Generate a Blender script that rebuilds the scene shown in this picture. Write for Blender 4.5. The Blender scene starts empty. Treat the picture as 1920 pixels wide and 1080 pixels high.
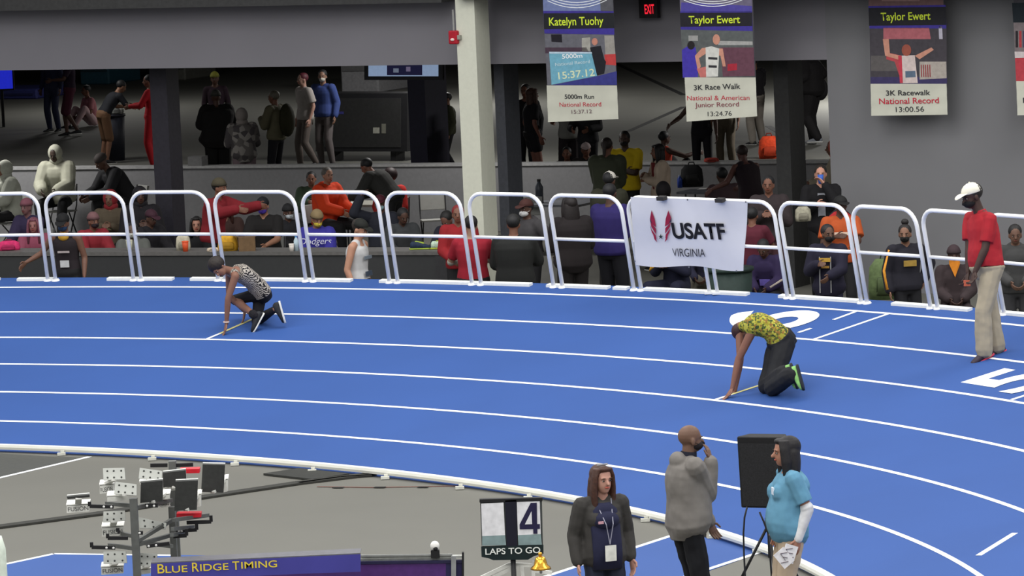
import bpy, math, random
import numpy as np
from mathutils import Vector, Matrix
random.seed(7)
V = lambda *a: np.array(a, float)
nrm = lambda v: np.asarray(v, float) / (np.linalg.norm(v) + 1e-12)
scn = bpy.context.scene
COL = scn.collection
# ------------------------------------------------------------------ camera (height, pitch, roll, focal length solved from the lane lines)
CH, PIT, ROL, FP = 7.4322, math.radians(5.75908), math.radians(-2.46004), 9775.37
FW = V(0, math.cos(PIT), -math.sin(PIT)); _X = V(1, 0, 0); _U = np.cross(_X, FW)
XR = _X * math.cos(ROL) + _U * math.sin(ROL); UR = -_X * math.sin(ROL) + _U * math.cos(ROL)
CAM = V(0, 0, CH)
cd = bpy.data.cameras.new('camera'); cam = bpy.data.objects.new('camera', cd); COL.objects.link(cam)
cd.sensor_width = 36; cd.lens = FP * 36 / 1920; cd.clip_start = 1; cd.clip_end = 400
cam.matrix_world = Matrix([[XR[0], UR[0], -FW[0], 0], [XR[1], UR[1], -FW[1], 0], [XR[2], UR[2], -FW[2], CH], [0, 0, 0, 1]])
scn.camera = cam
# ------------------------------------------------------------------ light
scn.view_settings.view_transform = 'Standard'; scn.view_settings.look = 'None'
scn.view_settings.gamma = 1; scn.view_settings.use_curve_mapping = False
scn.view_settings.exposure = 0.0
w = bpy.data.worlds.new('hall_air'); scn.world = w; w.use_nodes = True
w.node_tree.nodes['Background'].inputs[0].default_value = (0.96, 0.98, 1.0, 1)
w.node_tree.nodes['Background'].inputs[1].default_value = 0.62
def area(name, loc, size, power, color=(1, .98, .95), rot=(0, 0, 0)):
    l = bpy.data.lights.new(name, 'AREA'); l.shape = 'RECTANGLE'; l.size, l.size_y = size; l.energy = power; l.color = color
    o = bpy.data.objects.new(name, l); COL.objects.link(o); o.location = loc; o.rotation_euler = rot; return o
for i, lx in enumerate((-16, -2, 12)):
    for j, ly in enumerate((24, 38, 49, 60)):
        area('high_bay_light', (lx, ly, 13.5), (9, 5), (1150, 1150, 750, 1000)[j])
for i, lx in enumerate((-9, -1, 8)):
    for j, ly in enumerate((80, 96, 113)):
        area('rear_hall_fill_light', (lx - (ly - 80) * .0, ly - lx * .5, 3.40), (1.2, 1.2), (110, 260, 420)[j] * (.3, .8, 1.9)[i] if j else 110 * (1.7, 1.1, .8)[i])  # added unseen fill lamps that brighten the dark rear hall
# ------------------------------------------------------------------ image helpers
def ray(x, y): return FW + (x - 960) / FP * XR + (540 - y) / FP * UR
def P(x, y, d): return CAM + d * ray(x, y)
def PZ(x, y, z=0.0):
    v = ray(x, y); return CAM + v * ((z - CH) / v[2])
TC = V(-14.1595, 42.868); R0 = 17.1951; SL = 0.178626; LW = 1.067
def tz(p): return SL * (math.hypot(p[0] - TC[0], p[1] - TC[1]) - R0)
def PB(x, y):
    z = 0.5
    for _ in range(60):
        q = PZ(x, y, z); z = .3 * z + .7 * tz(q)
    return PZ(x, y, z)
def dep(p): return float((np.asarray(p) - CAM) @ FW)
def TP(k, th, up=0.0):                     # track point: k lanes out, angle in degrees
    r = R0 + k * LW; a = math.radians(th)
    n = nrm(V(-SL * math.cos(a), -SL * math.sin(a), 1))
    return V(TC[0] + r * math.cos(a), TC[1] + r * math.sin(a), SL * (r - R0)) + up * n
class Plane:
    def __init__(s, o, u, v):
        s.o = np.asarray(o, float); s.u = nrm(u); s.v = nrm(np.asarray(v) - s.u * (np.asarray(v) @ s.u)); s.n = np.cross(s.u, s.v)
    def hit(s, x, y):
        d = ray(x, y); t = ((s.o - CAM) @ s.n) / (d @ s.n); return CAM + d * t
    def uv(s, x, y):
        q = s.hit(x, y) - s.o; return q @ s.u, q @ s.v
    def shift(s, b): return Plane(s.o - b * s.n, s.u, s.v)     # b > 0: away from the camera
    def pt(s, a, z, b=0): return s.o + a * s.u + z * s.v - b * s.n
# ------------------------------------------------------------------ materials
def lin(c): c /= 255; return c / 12.92 if c <= .04045 else ((c + .055) / 1.055) ** 2.4
def rgb(c): return (lin(c[0]), lin(c[1]), lin(c[2]), 1)
MATS = {}
def M(c, rough=.75, metal=0, noise=.12, scale=18, spec=.3, emit=0, pat=None, c2=None, name=None):
    key = (tuple(c), rough, metal, noise, scale, spec, emit, pat, c2)
    if key in MATS: return MATS[key]
    m = bpy.data.materials.new(name or 'surface'); m.use_nodes = True; nt = m.node_tree; b = nt.nodes['Principled BSDF']
    b.inputs['Roughness'].default_value = rough; b.inputs['Metallic'].default_value = metal
    b.inputs['Specular IOR Level'].default_value = spec
    tc = nt.nodes.new('ShaderNodeTexCoord')
    if pat in ('zebra', 'camo', 'speck'):
        t = nt.nodes.new('ShaderNodeTexWave' if pat == 'zebra' else 'ShaderNodeTexVoronoi')
        if pat == 'zebra':
            t.inputs['Scale'].default_value = 20; t.inputs['Distortion'].default_value = 6; t.inputs['Detail'].default_value = 1.5; t.inputs['Detail Scale'].default_value = 1.6
            mp = nt.nodes.new('ShaderNodeMapping'); mp.inputs['Rotation'].default_value = (.3, .5, .9); nt.links.new(tc.outputs['Object'], mp.inputs[0]); nt.links.new(mp.outputs[0], t.inputs[0])
        else:
            t.inputs['Scale'].default_value = scale; nt.links.new(tc.outputs['Object'], t.inputs[0])
        r = nt.nodes.new('ShaderNodeValToRGB'); r.color_ramp.interpolation = 'CONSTANT' if pat != 'zebra' else 'LINEAR'
        cols = [c] + list(c2); els = r.color_ramp.elements
        while len(els) < len(cols): els.new(.5)
        for i, cc in enumerate(cols): els[i].position = i / len(cols) if pat != 'zebra' else (.42, .58)[i]; els[i].color = rgb(cc)
        if pat == 'zebra': src = t.outputs[1]
        else:
            sp = nt.nodes.new('ShaderNodeSeparateColor'); nt.links.new(t.outputs['Color'], sp.inputs[0]); src = sp.outputs[0]
        nt.links.new(src, r.inputs[0]); nt.links.new(r.outputs[0], b.inputs['Base Color'])
    else:
        t = nt.nodes.new('ShaderNodeTexNoise'); t.inputs['Scale'].default_value = scale; t.inputs['Detail'].default_value = 3
        nt.links.new(tc.outputs['Object'], t.inputs[0])
        r = nt.nodes.new('ShaderNodeValToRGB'); e = r.color_ramp.elements; a = rgb(c)
        e[0].position = .3; e[1].position = .7
        e[0].color = tuple(v * (1 - noise) for v in a[:3]) + (1,); e[1].color = tuple(min(1, v * (1 + noise)) for v in a[:3]) + (1,)
        nt.links.new(t.outputs['Fac'], r.inputs[0]); nt.links.new(r.outputs[0], b.inputs['Base Color'])
        bp = nt.nodes.new('ShaderNodeBump'); bp.inputs['Strength'].default_value = .12; bp.inputs['Distance'].default_value = .01
        nt.links.new(t.outputs['Fac'], bp.inputs['Height']); nt.links.new(bp.outputs[0], b.inputs['Normal'])
    if emit:
        b.inputs['Emission Color'].default_value = rgb(c); b.inputs['Emission Strength'].default_value = emit
    MATS[key] = m; return m
# ------------------------------------------------------------------ mesh gathering
class G:
    def __init__(s): s.v = []; s.f = []; s.n = 0
    def add(s, vs, fs):
        s.v.append(np.asarray(vs, float)); s.f += [tuple(i + s.n for i in f) for f in fs]; s.n += len(vs); return s
    def ell(s, c, r, R=None, seg=14, rings=9, zmin=None, zmax=None):
        R = np.eye(3) if R is None else np.asarray(R); vs = [V(0, 0, -1)]
        for i in range(1, rings):
            a = -math.pi / 2 + math.pi * i / rings
            for j in range(seg):
                b = 2 * math.pi * j / seg; vs.append(V(math.cos(a) * math.cos(b), math.cos(a) * math.sin(b), math.sin(a)))
        vs.append(V(0, 0, 1)); vs = np.array(vs) * np.asarray(r, float)
        if zmin is not None: vs[:, 2] = np.maximum(vs[:, 2], zmin)
        if zmax is not None: vs[:, 2] = np.minimum(vs[:, 2], zmax)
        vs = vs @ R.T + np.asarray(c)
        fs = [(0, 1 + (j + 1) % seg, 1 + j) for j in range(seg)]
        for i in range(rings - 2):
            o = 1 + i * seg
            fs += [(o + j, o + (j + 1) % seg, o + seg + (j + 1) % seg, o + seg + j) for j in range(seg)]
        o = 1 + (rings - 2) * seg; n = len(vs) - 1
        fs += [(o + j, o + (j + 1) % seg, n) for j in range(seg)]
        return s.add(vs, fs)
    def loft(s, secs, seg=16, pw=2.0):
        vs = []
        for c, x, y, a, b in secs:
            for j in range(seg):
                t = 2 * math.pi * j / seg; ct, st = math.cos(t), math.sin(t)
                e = 2 / pw
                vs.append(np.asarray(c) + np.asarray(x) * a * math.copysign(abs(ct) ** e, ct) + np.asarray(y) * b * math.copysign(abs(st) ** e, st))
        fs = []
        for i in range(len(secs) - 1):
            o = i * seg; fs += [(o + j, o + (j + 1) % seg, o + seg + (j + 1) % seg, o + seg + j) for j in range(seg)]
        fs.append(tuple(range(seg))[::-1]); o = (len(secs) - 1) * seg; fs.append(tuple(o + j for j in range(seg)))
        return s.add(vs, fs)
    def cone(s, p0, p1, r0, r1=None, seg=10, caps=True):
        r1 = r0 if r1 is None else r1; p0 = np.asarray(p0, float); p1 = np.asarray(p1, float); d = nrm(p1 - p0)
        x = nrm(np.cross(d, V(0, 0, 1) if abs(d[2]) < .9 else V(1, 0, 0))); y = np.cross(d, x)
        L = []
        if caps: L += [(p0 - d * r0 * .95, x, y, r0 * .25, r0 * .25), (p0 - d * r0 * .6, x, y, r0 * .8, r0 * .8)]
        L += [(p0, x, y, r0, r0), (p1, x, y, r1, r1)]
        if caps: L += [(p1 + d * r1 * .6, x, y, r1 * .8, r1 * .8), (p1 + d * r1 * .95, x, y, r1 * .25, r1 * .25)]
        return s.loft(L, seg)
    def tube(s, pts, r, seg=8, up=V(0, 0, 1)):
        pts = [np.asarray(p, float) for p in pts]; L = []
        for i, p in enumerate(pts):
            d = nrm(pts[min(i + 1, len(pts) - 1)] - pts[max(i - 1, 0)])
            u = up if abs(d @ nrm(up)) < .95 else V(1, .3, 0)
            x = nrm(np.cross(d, u)); y = np.cross(d, x); L.append((p, x, y, r, r))
        return s.loft(L, seg)
    def box(s, c, h, R=None):
        R = np.eye(3) if R is None else np.asarray(R)
        vs = np.array([[i, j, k] for i in (-1, 1) for j in (-1, 1) for k in (-1, 1)], float) * np.asarray(h) @ R.T + np.asarray(c)
        return s.add(vs, [(0, 1, 3, 2), (4, 6, 7, 5), (0, 4, 5, 1), (2, 3, 7, 6), (0, 2, 6, 4), (1, 5, 7, 3)])
    def bar(s, p0, p1, wx, wy, up=V(0, 0, 1)):
        p0 = np.asarray(p0, float); p1 = np.asarray(p1, float); d = nrm(p1 - p0)
        if abs(d @ nrm(up)) > .98: up = V(1, 0, 0)
        x = nrm(np.cross(up, d)); y = np.cross(d, x)
        return s.box((p0 + p1) / 2, (wx / 2, wy / 2, np.linalg.norm(p1 - p0) / 2), np.array([x, y, d]).T)
    def slab(s, pts, off):                   # polygon extruded by vector off
        n = len(pts); off = np.asarray(off, float)
        vs = [np.asarray(p, float) for p in pts] + [np.asarray(p, float) + off for p in pts]
        return s.add(vs, [tuple(range(n)), tuple(range(2 * n - 1, n - 1, -1))] + [(i, i + n, (i + 1) % n + n, (i + 1) % n) for i in range(n)])
    def build(s, name, mat, parent=None, smooth=False, org=None, vox=None, sm=0):
        v = np.concatenate(s.v)
        if org is not None: v = v - np.asarray(org)
        me = bpy.data.meshes.new(name); me.from_pydata(v.tolist(), [], s.f); me.materials.append(mat)
        if smooth: me.polygons.foreach_set('use_smooth', [True] * len(me.polygons))
        me.update(); o = bpy.data.objects.new(name, me); COL.objects.link(o)
        if parent is not None: o.parent = parent
        if vox:
            r = o.modifiers.new('fuse', 'REMESH'); r.mode = 'VOXEL'; r.voxel_size = vox; r.use_smooth_shade = True
            if sm: q = o.modifiers.new('soften', 'SMOOTH'); q.factor = .5; q.iterations = sm
        else:
            import bmesh
            bm = bmesh.new(); bm.from_mesh(me); bmesh.ops.recalc_face_normals(bm, faces=bm.faces); bm.to_mesh(me); bm.free()
        return o
def tag(o, label=None, cat=None, group=None, kind=None):
    if label: o['label'] = label
    if cat: o['category'] = cat
    if group: o['group'] = group
    if kind: o['kind'] = kind
    return o
def thing(name, label, cat, loc=(0, 0, 0), rz=0, group=None):
    o = bpy.data.objects.new(name, None); COL.objects.link(o); o.empty_display_size = .1
    o.location = tuple(loc); o.rotation_euler = (0, 0, rz); return tag(o, label, cat, group)
def struct(o): o['kind'] = 'structure'; return o
def text(s, pl, x0, y0, x1, y1, hpx, mat, parent, off=.004, bold=0, shear=0, name='lettering', org=None, fit=True):
    """flat lettering on plane pl, baseline from pixel (x0,y0) to (x1,y1), cap height hpx"""
    a = pl.hit(x0, y0); b = pl.hit(x1, y1); u = nrm(b - a); wd = np.linalg.norm(b - a)
    h = np.linalg.norm(pl.hit(x0, y0 - hpx) - a)
    c = bpy.data.curves.new(name, 'FONT'); c.body = s; c.size = 1; c.offset = bold; c.shear = shear; c.materials.append(mat); c.fill_mode = 'FRONT'
    o = bpy.data.objects.new(name, c); COL.objects.link(o)
    bpy.context.view_layer.update(); dx = max(o.dimensions.x, .01); sz = h / .69; sx = wd / dx
    n = pl.n; v = nrm(np.cross(n, u))
    q = a + off * n - (np.asarray(org) if org is not None else 0)
    m = np.array([u * sx, v * sz, n]).T
    o.matrix_world = Matrix([list(m[0]) + [q[0]], list(m[1]) + [q[1]], list(m[2]) + [q[2]], [0, 0, 0, 1]])
    mw = o.matrix_world.copy()
    if parent is not None: o.parent = parent; o.matrix_local = mw
    return o
def ppoly(pl, px, mat, parent, off=.003, name='print', org=None, th=0.0008):
    g = G(); g.slab([pl.hit(x, y) + off * pl.n for x, y in px], -pl.n * th); return g.build(name, mat, parent, org=org)
def circ(x, y, rx, ry, n=14): return [(x + rx * math.cos(2 * math.pi * i / n), y + ry * math.sin(2 * math.pi * i / n)) for i in range(n)]

WHITE = M((236, 238, 236), .5, noise=.04); BLACK = M((16, 16, 18), .6); STEEL = M((150, 152, 154), .35, .8)
# ================================================================== STRUCTURE
g = G(); g.slab([(-60, -6, 0), (60, -6, 0), (60, 150, 0), (-60, 150, 0)], (0, 0, -.3))
FLOORM = M((103, 102, 95), .55, noise=.03, scale=.8)
struct(g.build('floor', FLOORM))
# banked track
def arc(k0, k1, t0, t1, up0=0.0, up1=0.0, n=60, thick=None):
    g = G(); vs = []; T = np.linspace(t0, t1, n + 1)
    for t in T: vs += [TP(k0, t, up0), TP(k1, t, up1)]
    fs = [(2 * i, 2 * i + 1, 2 * i + 3, 2 * i + 2) for i in range(n)]
    if thick:
        m = len(vs); vs = vs + [v - V(0, 0, thick) for v in vs]
        fs += [tuple(reversed([a + m for a in f])) for f in fs[:n]]
        for i in range(n): fs += [(2 * i, 2 * i + 2, 2 * i + 2 + m, 2 * i + m), (2 * i + 1, 2 * i + 3, 2 * i + 3 + m, 2 * i + 1 + m)]
        fs += [(0, 1, 1 + m, m), (2 * n, 2 * n + 1, 2 * n + 1 + m, 2 * n + m)]
    return g.add(vs, fs)
T0, T1 = -8, 96
KO = 6.40                                    # outer edge of the blue surface, in lanes
tm = M((46, 80, 144), .7, noise=.05, scale=.6, spec=.25, name='track_rubber')
g = G(); vs = []; N = 110
for t in np.linspace(T0, T1, N + 1):
    a = TP(-.02, t); b = TP(KO, t); vs += [a, b, V(b[0], b[1], 0), V(a[0], a[1], -.02)]
fs = []
for i in range(N): fs += [(4 * i + j, 4 * i + (j + 1) % 4, 4 * i + 4 + (j + 1) % 4, 4 * i + 4 + j) for j in range(4)]
fs += [(0, 1, 2, 3), (4 * N + 3, 4 * N + 2, 4 * N + 1, 4 * N)]
track = struct(g.add(vs, fs).build('running_track', tm)); tag(track, 'banked blue indoor running track bend with white lane lines')
LINE = M((235, 238, 240), .5, noise=.03, name='line_paint')
HW = .025 / LW
for k in range(1, 7): arc(k - HW, k + HW, T0, T1, .003, .003, 110).build('lane_line', LINE, track)
def cross(x0, y0, x1, y1, mat=LINE, wd=.05):
    a, b = PB(x0, y0), PB(x1, y1); d = nrm(b - a); n = nrm(V(-SL * .7, -SL * .7, 1)); s_ = nrm(np.cross(n, d)) * wd / 2
    g = G(); g.slab([a - s_ + n * .005, b - s_ + n * .005, b + s_ + n * .005, a + s_ + n * .005], -n * .002); g.build('start_mark', mat, track)
cross(1527, 636.5, 1667, 588.5); cross(1563, 600, 1608, 583.5); cross(1497, 624, 1521, 616); cross(1835, 1042, 1903, 1000, wd=.06); cross(1897, 750, 1925, 741)
YEL = M((196, 190, 130), .6)
cross(1342, 749.5, 1372, 740); cross(1372, 740, 1476, 706, YEL, .045); cross(389, 635.5, 412, 626); cross(412, 626, 520, 578, YEL, .05)
def lanedigit(ch, px, py, k_in, length):
    a = PB(px, py); th = math.degrees(math.atan2(a[1] - TC[1], a[0] - TC[0]))
    c = bpy.data.curves.new('lane_number', 'FONT'); c.body = ch; c.size = length / .69; c.offset = .035; c.materials.append(LINE); c.fill_mode = 'FRONT'
    c.align_x = 'CENTER'
    o = bpy.data.objects.new('lane_number', c); COL.objects.link(o); o.parent = track
    t = math.radians(th); rad = V(math.cos(t), math.sin(t), SL); rad = nrm(rad); tan = V(-math.sin(t), math.cos(t), 0); n = np.cross(rad, tan)
    q = TP(k_in, th, .006)
    o.matrix_world = Matrix([[rad[i] , tan[i], n[i], q[i]] for i in range(3)] + [[0, 0, 0, 1]])
lanedigit('6', 1478, 618, 5.50, 1.25); lanedigit('5', 1975, 715, 4.5, 1.1)
# inner rail of the track: raised white aluminium kerb on brackets
kerb = thing('track_kerb', 'raised white rail kerb running along the inside edge of the blue track', 'kerb', TP(0, 50))
ko = np.array(kerb.location)
g = G(); L = []
for t in np.linspace(T0, T1, 105):
    a = math.radians(t); r_ = V(math.cos(a), math.sin(a), 0); L.append((TP(-.01, t) + V(0, 0, .062), r_, V(0, 0, 1), .048, .032))
g.loft(L, 8, 4); g.build('rail', M((226, 226, 216), .5, noise=.05, scale=3), kerb, org=ko)
for x in (115, 285, 440, 585, 722, 862, 990, 1115, 1210, 1335, 1420, 1475):
    q = PZ(x, np.interp(x, [0, 240, 480, 720, 960, 1200, 1345, 1437, 1522], [846, 858, 873, 896, 928, 973, 1009, 1039, 1078]), .02)
    g = G(); g.box(q + V(0, .02, .0), (.045, .03, .014)); g.box(q + V(.01, .04, .015), (.02, .02, .02)); g.build('bracket', M((200, 200, 190), .5), kerb, org=ko)
# outer edge: white kerb pads
def kerbpad(t0, t1):
    arc(6.26, 6.33, t0, t1, .03, .03, 8, .03).build('edge_pad', M((228, 230, 228), .5, noise=.05), track)
for t0, t1 in ((94, 87.5), (87, 76), (75.4, 71.2), (70.6, 69.4), (67.6, 65.4), (64.8, 63.7), (62.6, 59.3), (58.3, 53.0), (52.4, 50.2), (50.0, 49.5), (48.9, 45.1), (43.9, 40.9), (39.6, 36.6), (36.2, 31.5), (31, 26), (25, 18)): kerbpad(t1, t0)

# ---- building frame
LZ = 3.2
wa, wb = PZ(0, 132, LZ), PZ(1555, 112, LZ)
UW = nrm(V(*(wb - wa)[:2], 0)); WP = Plane(V(wa[0], wa[1], 0), UW, V(0, 0, 1))      # wall plane, n towards camera
def wbox(name, a0, a1, z0, z1, b0, b1, mat, parent=None, pl=None):
    pl = pl or WP; g = G(); pts = [pl.pt(a, 0 * z0, b) + V(0, 0, z0) for a, b in ((a0, b0), (a1, b0), (a1, b1), (a0, b1))]
    return g.slab(pts, (0, 0, z1 - z0)).build(name, mat, parent)
def av(px, py, b=0): u, v = WP.shift(b).uv(px, py); return u, v
WALLM = M((124, 122, 128), .8, noise=.04, scale=.7, name='wall_paint')
WALLR = M((119, 119, 122), .8, noise=.05, scale=.7, name='wall_paint_right')
aR = av(1557, 300)[0]
wall = struct(wbox('wall_back', -14, aR, LZ, 9, 0, .35, WALLM))
struct(wbox('wall_right', aR, 24, 0, 9, 0, .35, WALLR))
zs = av(400, 13, -.45)[1]
struct(wbox('trim_1', -14, av(858, 50)[0], zs, zs + 1.2, -.45, 0, M((62, 62, 62), .8)))
zt = av(1200, -8, -.9)[1]
struct(wbox('trim_2', av(915, 50)[0], 24, zt, zt + 1.2, -.9, 0, M((70, 70, 70), .8)))
struct(wbox('ceiling', -50, 24, LZ + .25, LZ + .5, .35, 62, M((60, 60, 60), .9)))
struct(wbox('wall_left', -50.3, -50, 0, 4, .35, 62, M((60, 60, 62), .9)))
struct(wbox('wall_side', 24, 24.3, 0, 4, .35, 62, M((60, 60, 62), .9)))
struct(wbox('wall_far', -50, 24, 0, 4, 55, 55.3, M((88, 88, 90), .9, noise=.06)))
struct(wbox('floor_rear', -50, 24, .0, .012, 8, 55, M((84, 84, 79), .8, noise=.05, scale=.5)))
# white column with side face
b_c = -.75
a0, _ = av(868, 340, b_c); a1 = a0 + .30
PADS = M((215, 216, 200), .6, noise=.03)
wbox_ = wbox('column', a0, a1, 0, 9, b_c, b_c + .42, PADS); tag(struct(wbox_))
def column(px0, px1, py, b, dpt, col, z1=LZ + .25):
    a0 = av(px0, py, b)[0]; a1 = av(px1, py, b)[0]; return struct(wbox('column', a0, a1, 0, z1, b, b + dpt, M(col, .6)))
column(287, 318, 280, .6, .35, (44, 42, 50)); column(932, 950, 280, .5, .45, (70, 72, 78)); column(1455, 1482, 280, .5, .5, (52, 52, 52))
column(768, 800, 250, 14, .8, (30, 28, 48))
# rear ledge wall and near counter
def planeline(x0, y0, x1, y1, z):
    p, q = PZ(x0, y0, z), PZ(x1, y1, z); return Plane(V(p[0], p[1], 0), V(*(q - p)[:2], 0), V(0, 0, 1))
LG = planeline(0, 314, 1555, 301, 1.1); CT = planeline(0, 473, 840, 471, 1.05)
half = struct(wbox('wall_half', -12, 22, 0, 1.06, 0, .2, M((122, 122, 124), .8, noise=.05), pl=LG)); 
wbox('ledge_cap', -12, 22, 1.06, 1.1, -.03, .24, M((150, 150, 150), .6), half, pl=LG)
cb = LG.uv(378, 300)[0]; wbox('ledge_box', LG.uv(352, 300)[0], cb, 1.1, 1.25, 0, .22, M((105, 105, 105), .8), half, pl=LG)
ce = CT.uv(838, 500)[0]
ctr = struct(wbox('trim_3', -12, ce, 0, 1.0, 0, .5, M((50, 51, 52), .7, noise=.04), pl=CT))
wbox('counter_top', -12, ce + .02, 1.0, 1.05, -.02, .55, M((92, 90, 88), .6), ctr, pl=CT)
wbox('end_panel', ce - .16, ce + .02, 0, 1.0, -.01, .5, M((48, 48, 50), .7), ctr, pl=CT)
# far floor markings
def fstrip(x0, y0, x1, y1, wd, mat, name='floor_stripe', z=.016, par=None):
    a, b = PZ(x0, y0, z), PZ(x1, y1, z); d = nrm(b - a); s_ = nrm(np.cross(V(0, 0, 1), d)) * wd / 2
    g = G(); g.slab([a - s_, b - s_, b + s_, a + s_], (0, 0, -.004)); return g.build(name, mat, par)
DK = M((26, 26, 26), .8)
for q in ((1140, 112, 1282, 178), (1178, 246, 1282, 200), (1440, 236, 1475, 256)): fstrip(*q, .13, DK, par=bpy.data.objects['floor_rear'])
# infield paint
inf = bpy.data.objects['floor']
def fpoly(px, mat, z=.004, name='floor_paint', par=inf):
    g = G(); g.slab([PZ(x, y, z) for x, y in px], (0, 0, -.003)); return g.build(name, mat, par)
BLU = M((46, 80, 144), .6, noise=.04, scale=.8)
fpoly([(0, 1060), (100, 1038), (190, 1038), (420, 1042), (480, 1140), (-60, 1150), (-60, 1072)], BLU)
fpoly([(-40, 846), (0, 850), (100, 856), (165, 858), (-40, 903)], M((70, 71, 67), .6))
fpoly([(1000, 1088), (1312, 988), (1432, 1034), (1312, 1076), (1150, 1130), (900, 1150)], BLU)
fstrip(-20, 900, 168, 856, .06, LINE, z=.006, par=inf); fstrip(-30, 1066, 101, 1038, .06, LINE, z=.006, par=inf); fstrip(100, 1038, 330, 1041, .06, LINE, z=.006, par=inf)
fstrip(1000, 1088, 1310, 987.5, .06, LINE, z=.006, par=inf); fstrip(1180, 1115, 1428, 1034, .06, LINE, z=.006, par=inf)
# ================================================================== PEOPLE
UPZ = V(0, 0, 1)
def rotz(a): c, s = math.cos(a), math.sin(a); return np.array([[c, -s, 0], [s, c, 0], [0, 0, 1]])
def ik(a, c, l1, l2, pole):
    """middle joint between a and c"""
    a = np.asarray(a, float); c = np.asarray(c, float); d = c - a; L = np.linalg.norm(d)
    if L > (l1 + l2) * .999: return a + d * l1 / (l1 + l2)
    x = (l1 * l1 - l2 * l2 + L * L) / (2 * L); h = math.sqrt(max(l1 * l1 - x * x, 0)); u = d / L
    p = np.asarray(pole, float); p = nrm(p - u * (p @ u)); return a + u * x + p * h
def pose(kind='stand', h=1.75, arms=('down', 'down'), lean=0, side=0, look=0, nod=0, spread=.11, stride=0, hunch=0):
    k = h / 1.75; J = {}
    if kind == 'stand':
        J['pel'] = V(0, 0, .95) * k
        J['an'] = [V(spread, -.02 + stride, .085) * k, V(-spread, -.02 - stride, .085 + (.05 if stride else 0)) * k]
    elif kind == 'sit':
        J['pel'] = V(0, 0, .55) * k; J['an'] = [V(.13, .44, .085) * k, V(-.13, .44, .085) * k]
    elif kind == 'floor':
        J['pel'] = V(0, 0, .14) * k; J['an'] = [V(.14, .55, .08) * k, V(-.14, .5, .08) * k]
    elif kind == 'crouch':
        J['pel'] = V(0, -.1, .42) * k; J['an'] = [V(.14, .1, .085) * k, V(-.14, .1, .085) * k]
    L = math.radians(lean); sd = math.radians(side)
    sp = V(math.sin(sd), math.sin(L), math.cos(L)); sp = nrm(sp); J['nk'] = J['pel'] + sp * .515 * k
    J['mid'] = (J['pel'] + J['nk']) / 2 + V(0, -.02 - hunch, 0) * k
    right = V(1, 0, 0); J['hipx'] = right; J['shx'] = right
    J['hip'] = [J['pel'] + V(.09, 0, -.02) * k, J['pel'] + V(-.09, 0, -.02) * k]
    J['kn'] = [ik(J['hip'][i], J['an'][i], .44 * k, .42 * k, V((.3, -.3)[i] * (kind != 'stand'), 1, .6 if kind != 'stand' else 0)) for i in (0, 1)]
    sh0 = J['nk'] - sp * .045 * k
    J['sh'] = [sh0 + right * .175 * k, sh0 - right * .175 * k]
    J['wr'] = []; J['el'] = []; J['hd'] = []
    for i, m in enumerate(arms):
        s = 1 - 2 * i; S = J['sh'][i]
        T = {'down': V(.07 * s, .04, -.50), 'front': V(-.02 * s, .36, -.24), 'chest': V(-.10 * s, .24, -.16), 'table': V(-.06 * s, .36, -.30), 'hip': V(.06 * s, -.02, -.40),
             'reach': V(.10 * s, .48, -.05), 'up': V(.1 * s, .18, .32), 'mouth': V(-.12 * s, .21, .08), 'fold': V(-.22 * s, .20, -.22), 'lap': V(-.08 * s, .26, -.36), 'side': V(.34 * s, .1, -.3), 'back': V(.06 * s, -.2, -.42), 'high': V(.12 * s, .1, .45)}[m] * k
        pole = {'down': V(.3 * s, -1, 0), 'hip': V(1. * s, -.6, 0), 'up': V(s, .3, -1), 'high': V(s, 0, 0)}.get(m, V(.8 * s, -.5, -1))
        W = S + T; J['wr'].append(W); J['el'].append(ik(S, W, .28 * k, .25 * k, pole)); J['hd'].append(None)
    lk, nd = math.radians(look), math.radians(nod)
    J['fd'] = V(-math.sin(lk) * math.cos(nd), math.cos(lk) * math.cos(nd), -math.sin(nd))
    J['hu'] = nrm(V(-math.sin(lk) * math.sin(nd), math.cos(lk) * math.sin(nd), math.cos(nd)) + .15 * sp)
    J['head'] = J['nk'] + nrm(sp + J['hu']) * .165 * k + J['fd'] * .025
    J['toe'] = [V(.25, 1, 0), V(-.25, 1, 0)]; J['k'] = k
    return J
SEC = [(-.22, .085, .075), (-.10, .145, .10), (0, .168, .118), (.15, .160, .112), (.35, .142, .10), (.55, .152, .108), (.75, .166, .115), (.87, .158, .10), (.95, .108, .078), (1.02, .06, .055)]
def fist_or_hand(g, W, d, pn, s, k=1., curl=.5, coarse=False):
    """palm plus four jointed fingers and a thumb. W wrist, d direction, pn palm normal, s side sign"""
    d = nrm(d); pn = nrm(pn - d * (pn @ d)); x = np.cross(d, pn) * s     # towards the thumb
    secs = [(W + d * t * k, x, pn, a * k, b * k) for t, a, b in ((-.02, .024, .018), (.0, .027, .018), (.04, .038, .017), (.085, .041, .014), (.095, .034, .010))]
    g.loft(secs, 10)
    for q, (off, L) in enumerate(((.030, .072), (.010, .080), (-.010, .074), (-.029, .058))):
        p = W + d * .085 * k + x * off * k; a = 0
        for j, fr in enumerate((.45, .32, .23)):
            a += curl * (.55, .75, .5)[j]; dd = d * math.cos(a) + pn * math.sin(a); p2 = p + dd * L * fr * k
            g.cone(p, p2, (.0092 - .0008 * j) * k, (.0086 - .0008 * j) * k, 6); p = p2
    p = W + d * .02 * k + x * .026 * k; dd = nrm(d * .65 + x * .75)
    p2 = p + dd * .045 * k; g.cone(p, p2, .0125 * k, .0105 * k, 6); dd = nrm(d * .9 + x * .2 + pn * .5 * curl); g.cone(p2, p2 + dd * .035 * k, .010 * k, .0085 * k, 6)
FT = bpy.data.textures.new('cloth_folds', 'CLOUDS'); FT.noise_scale = .24; FT.noise_depth = 2
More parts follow.
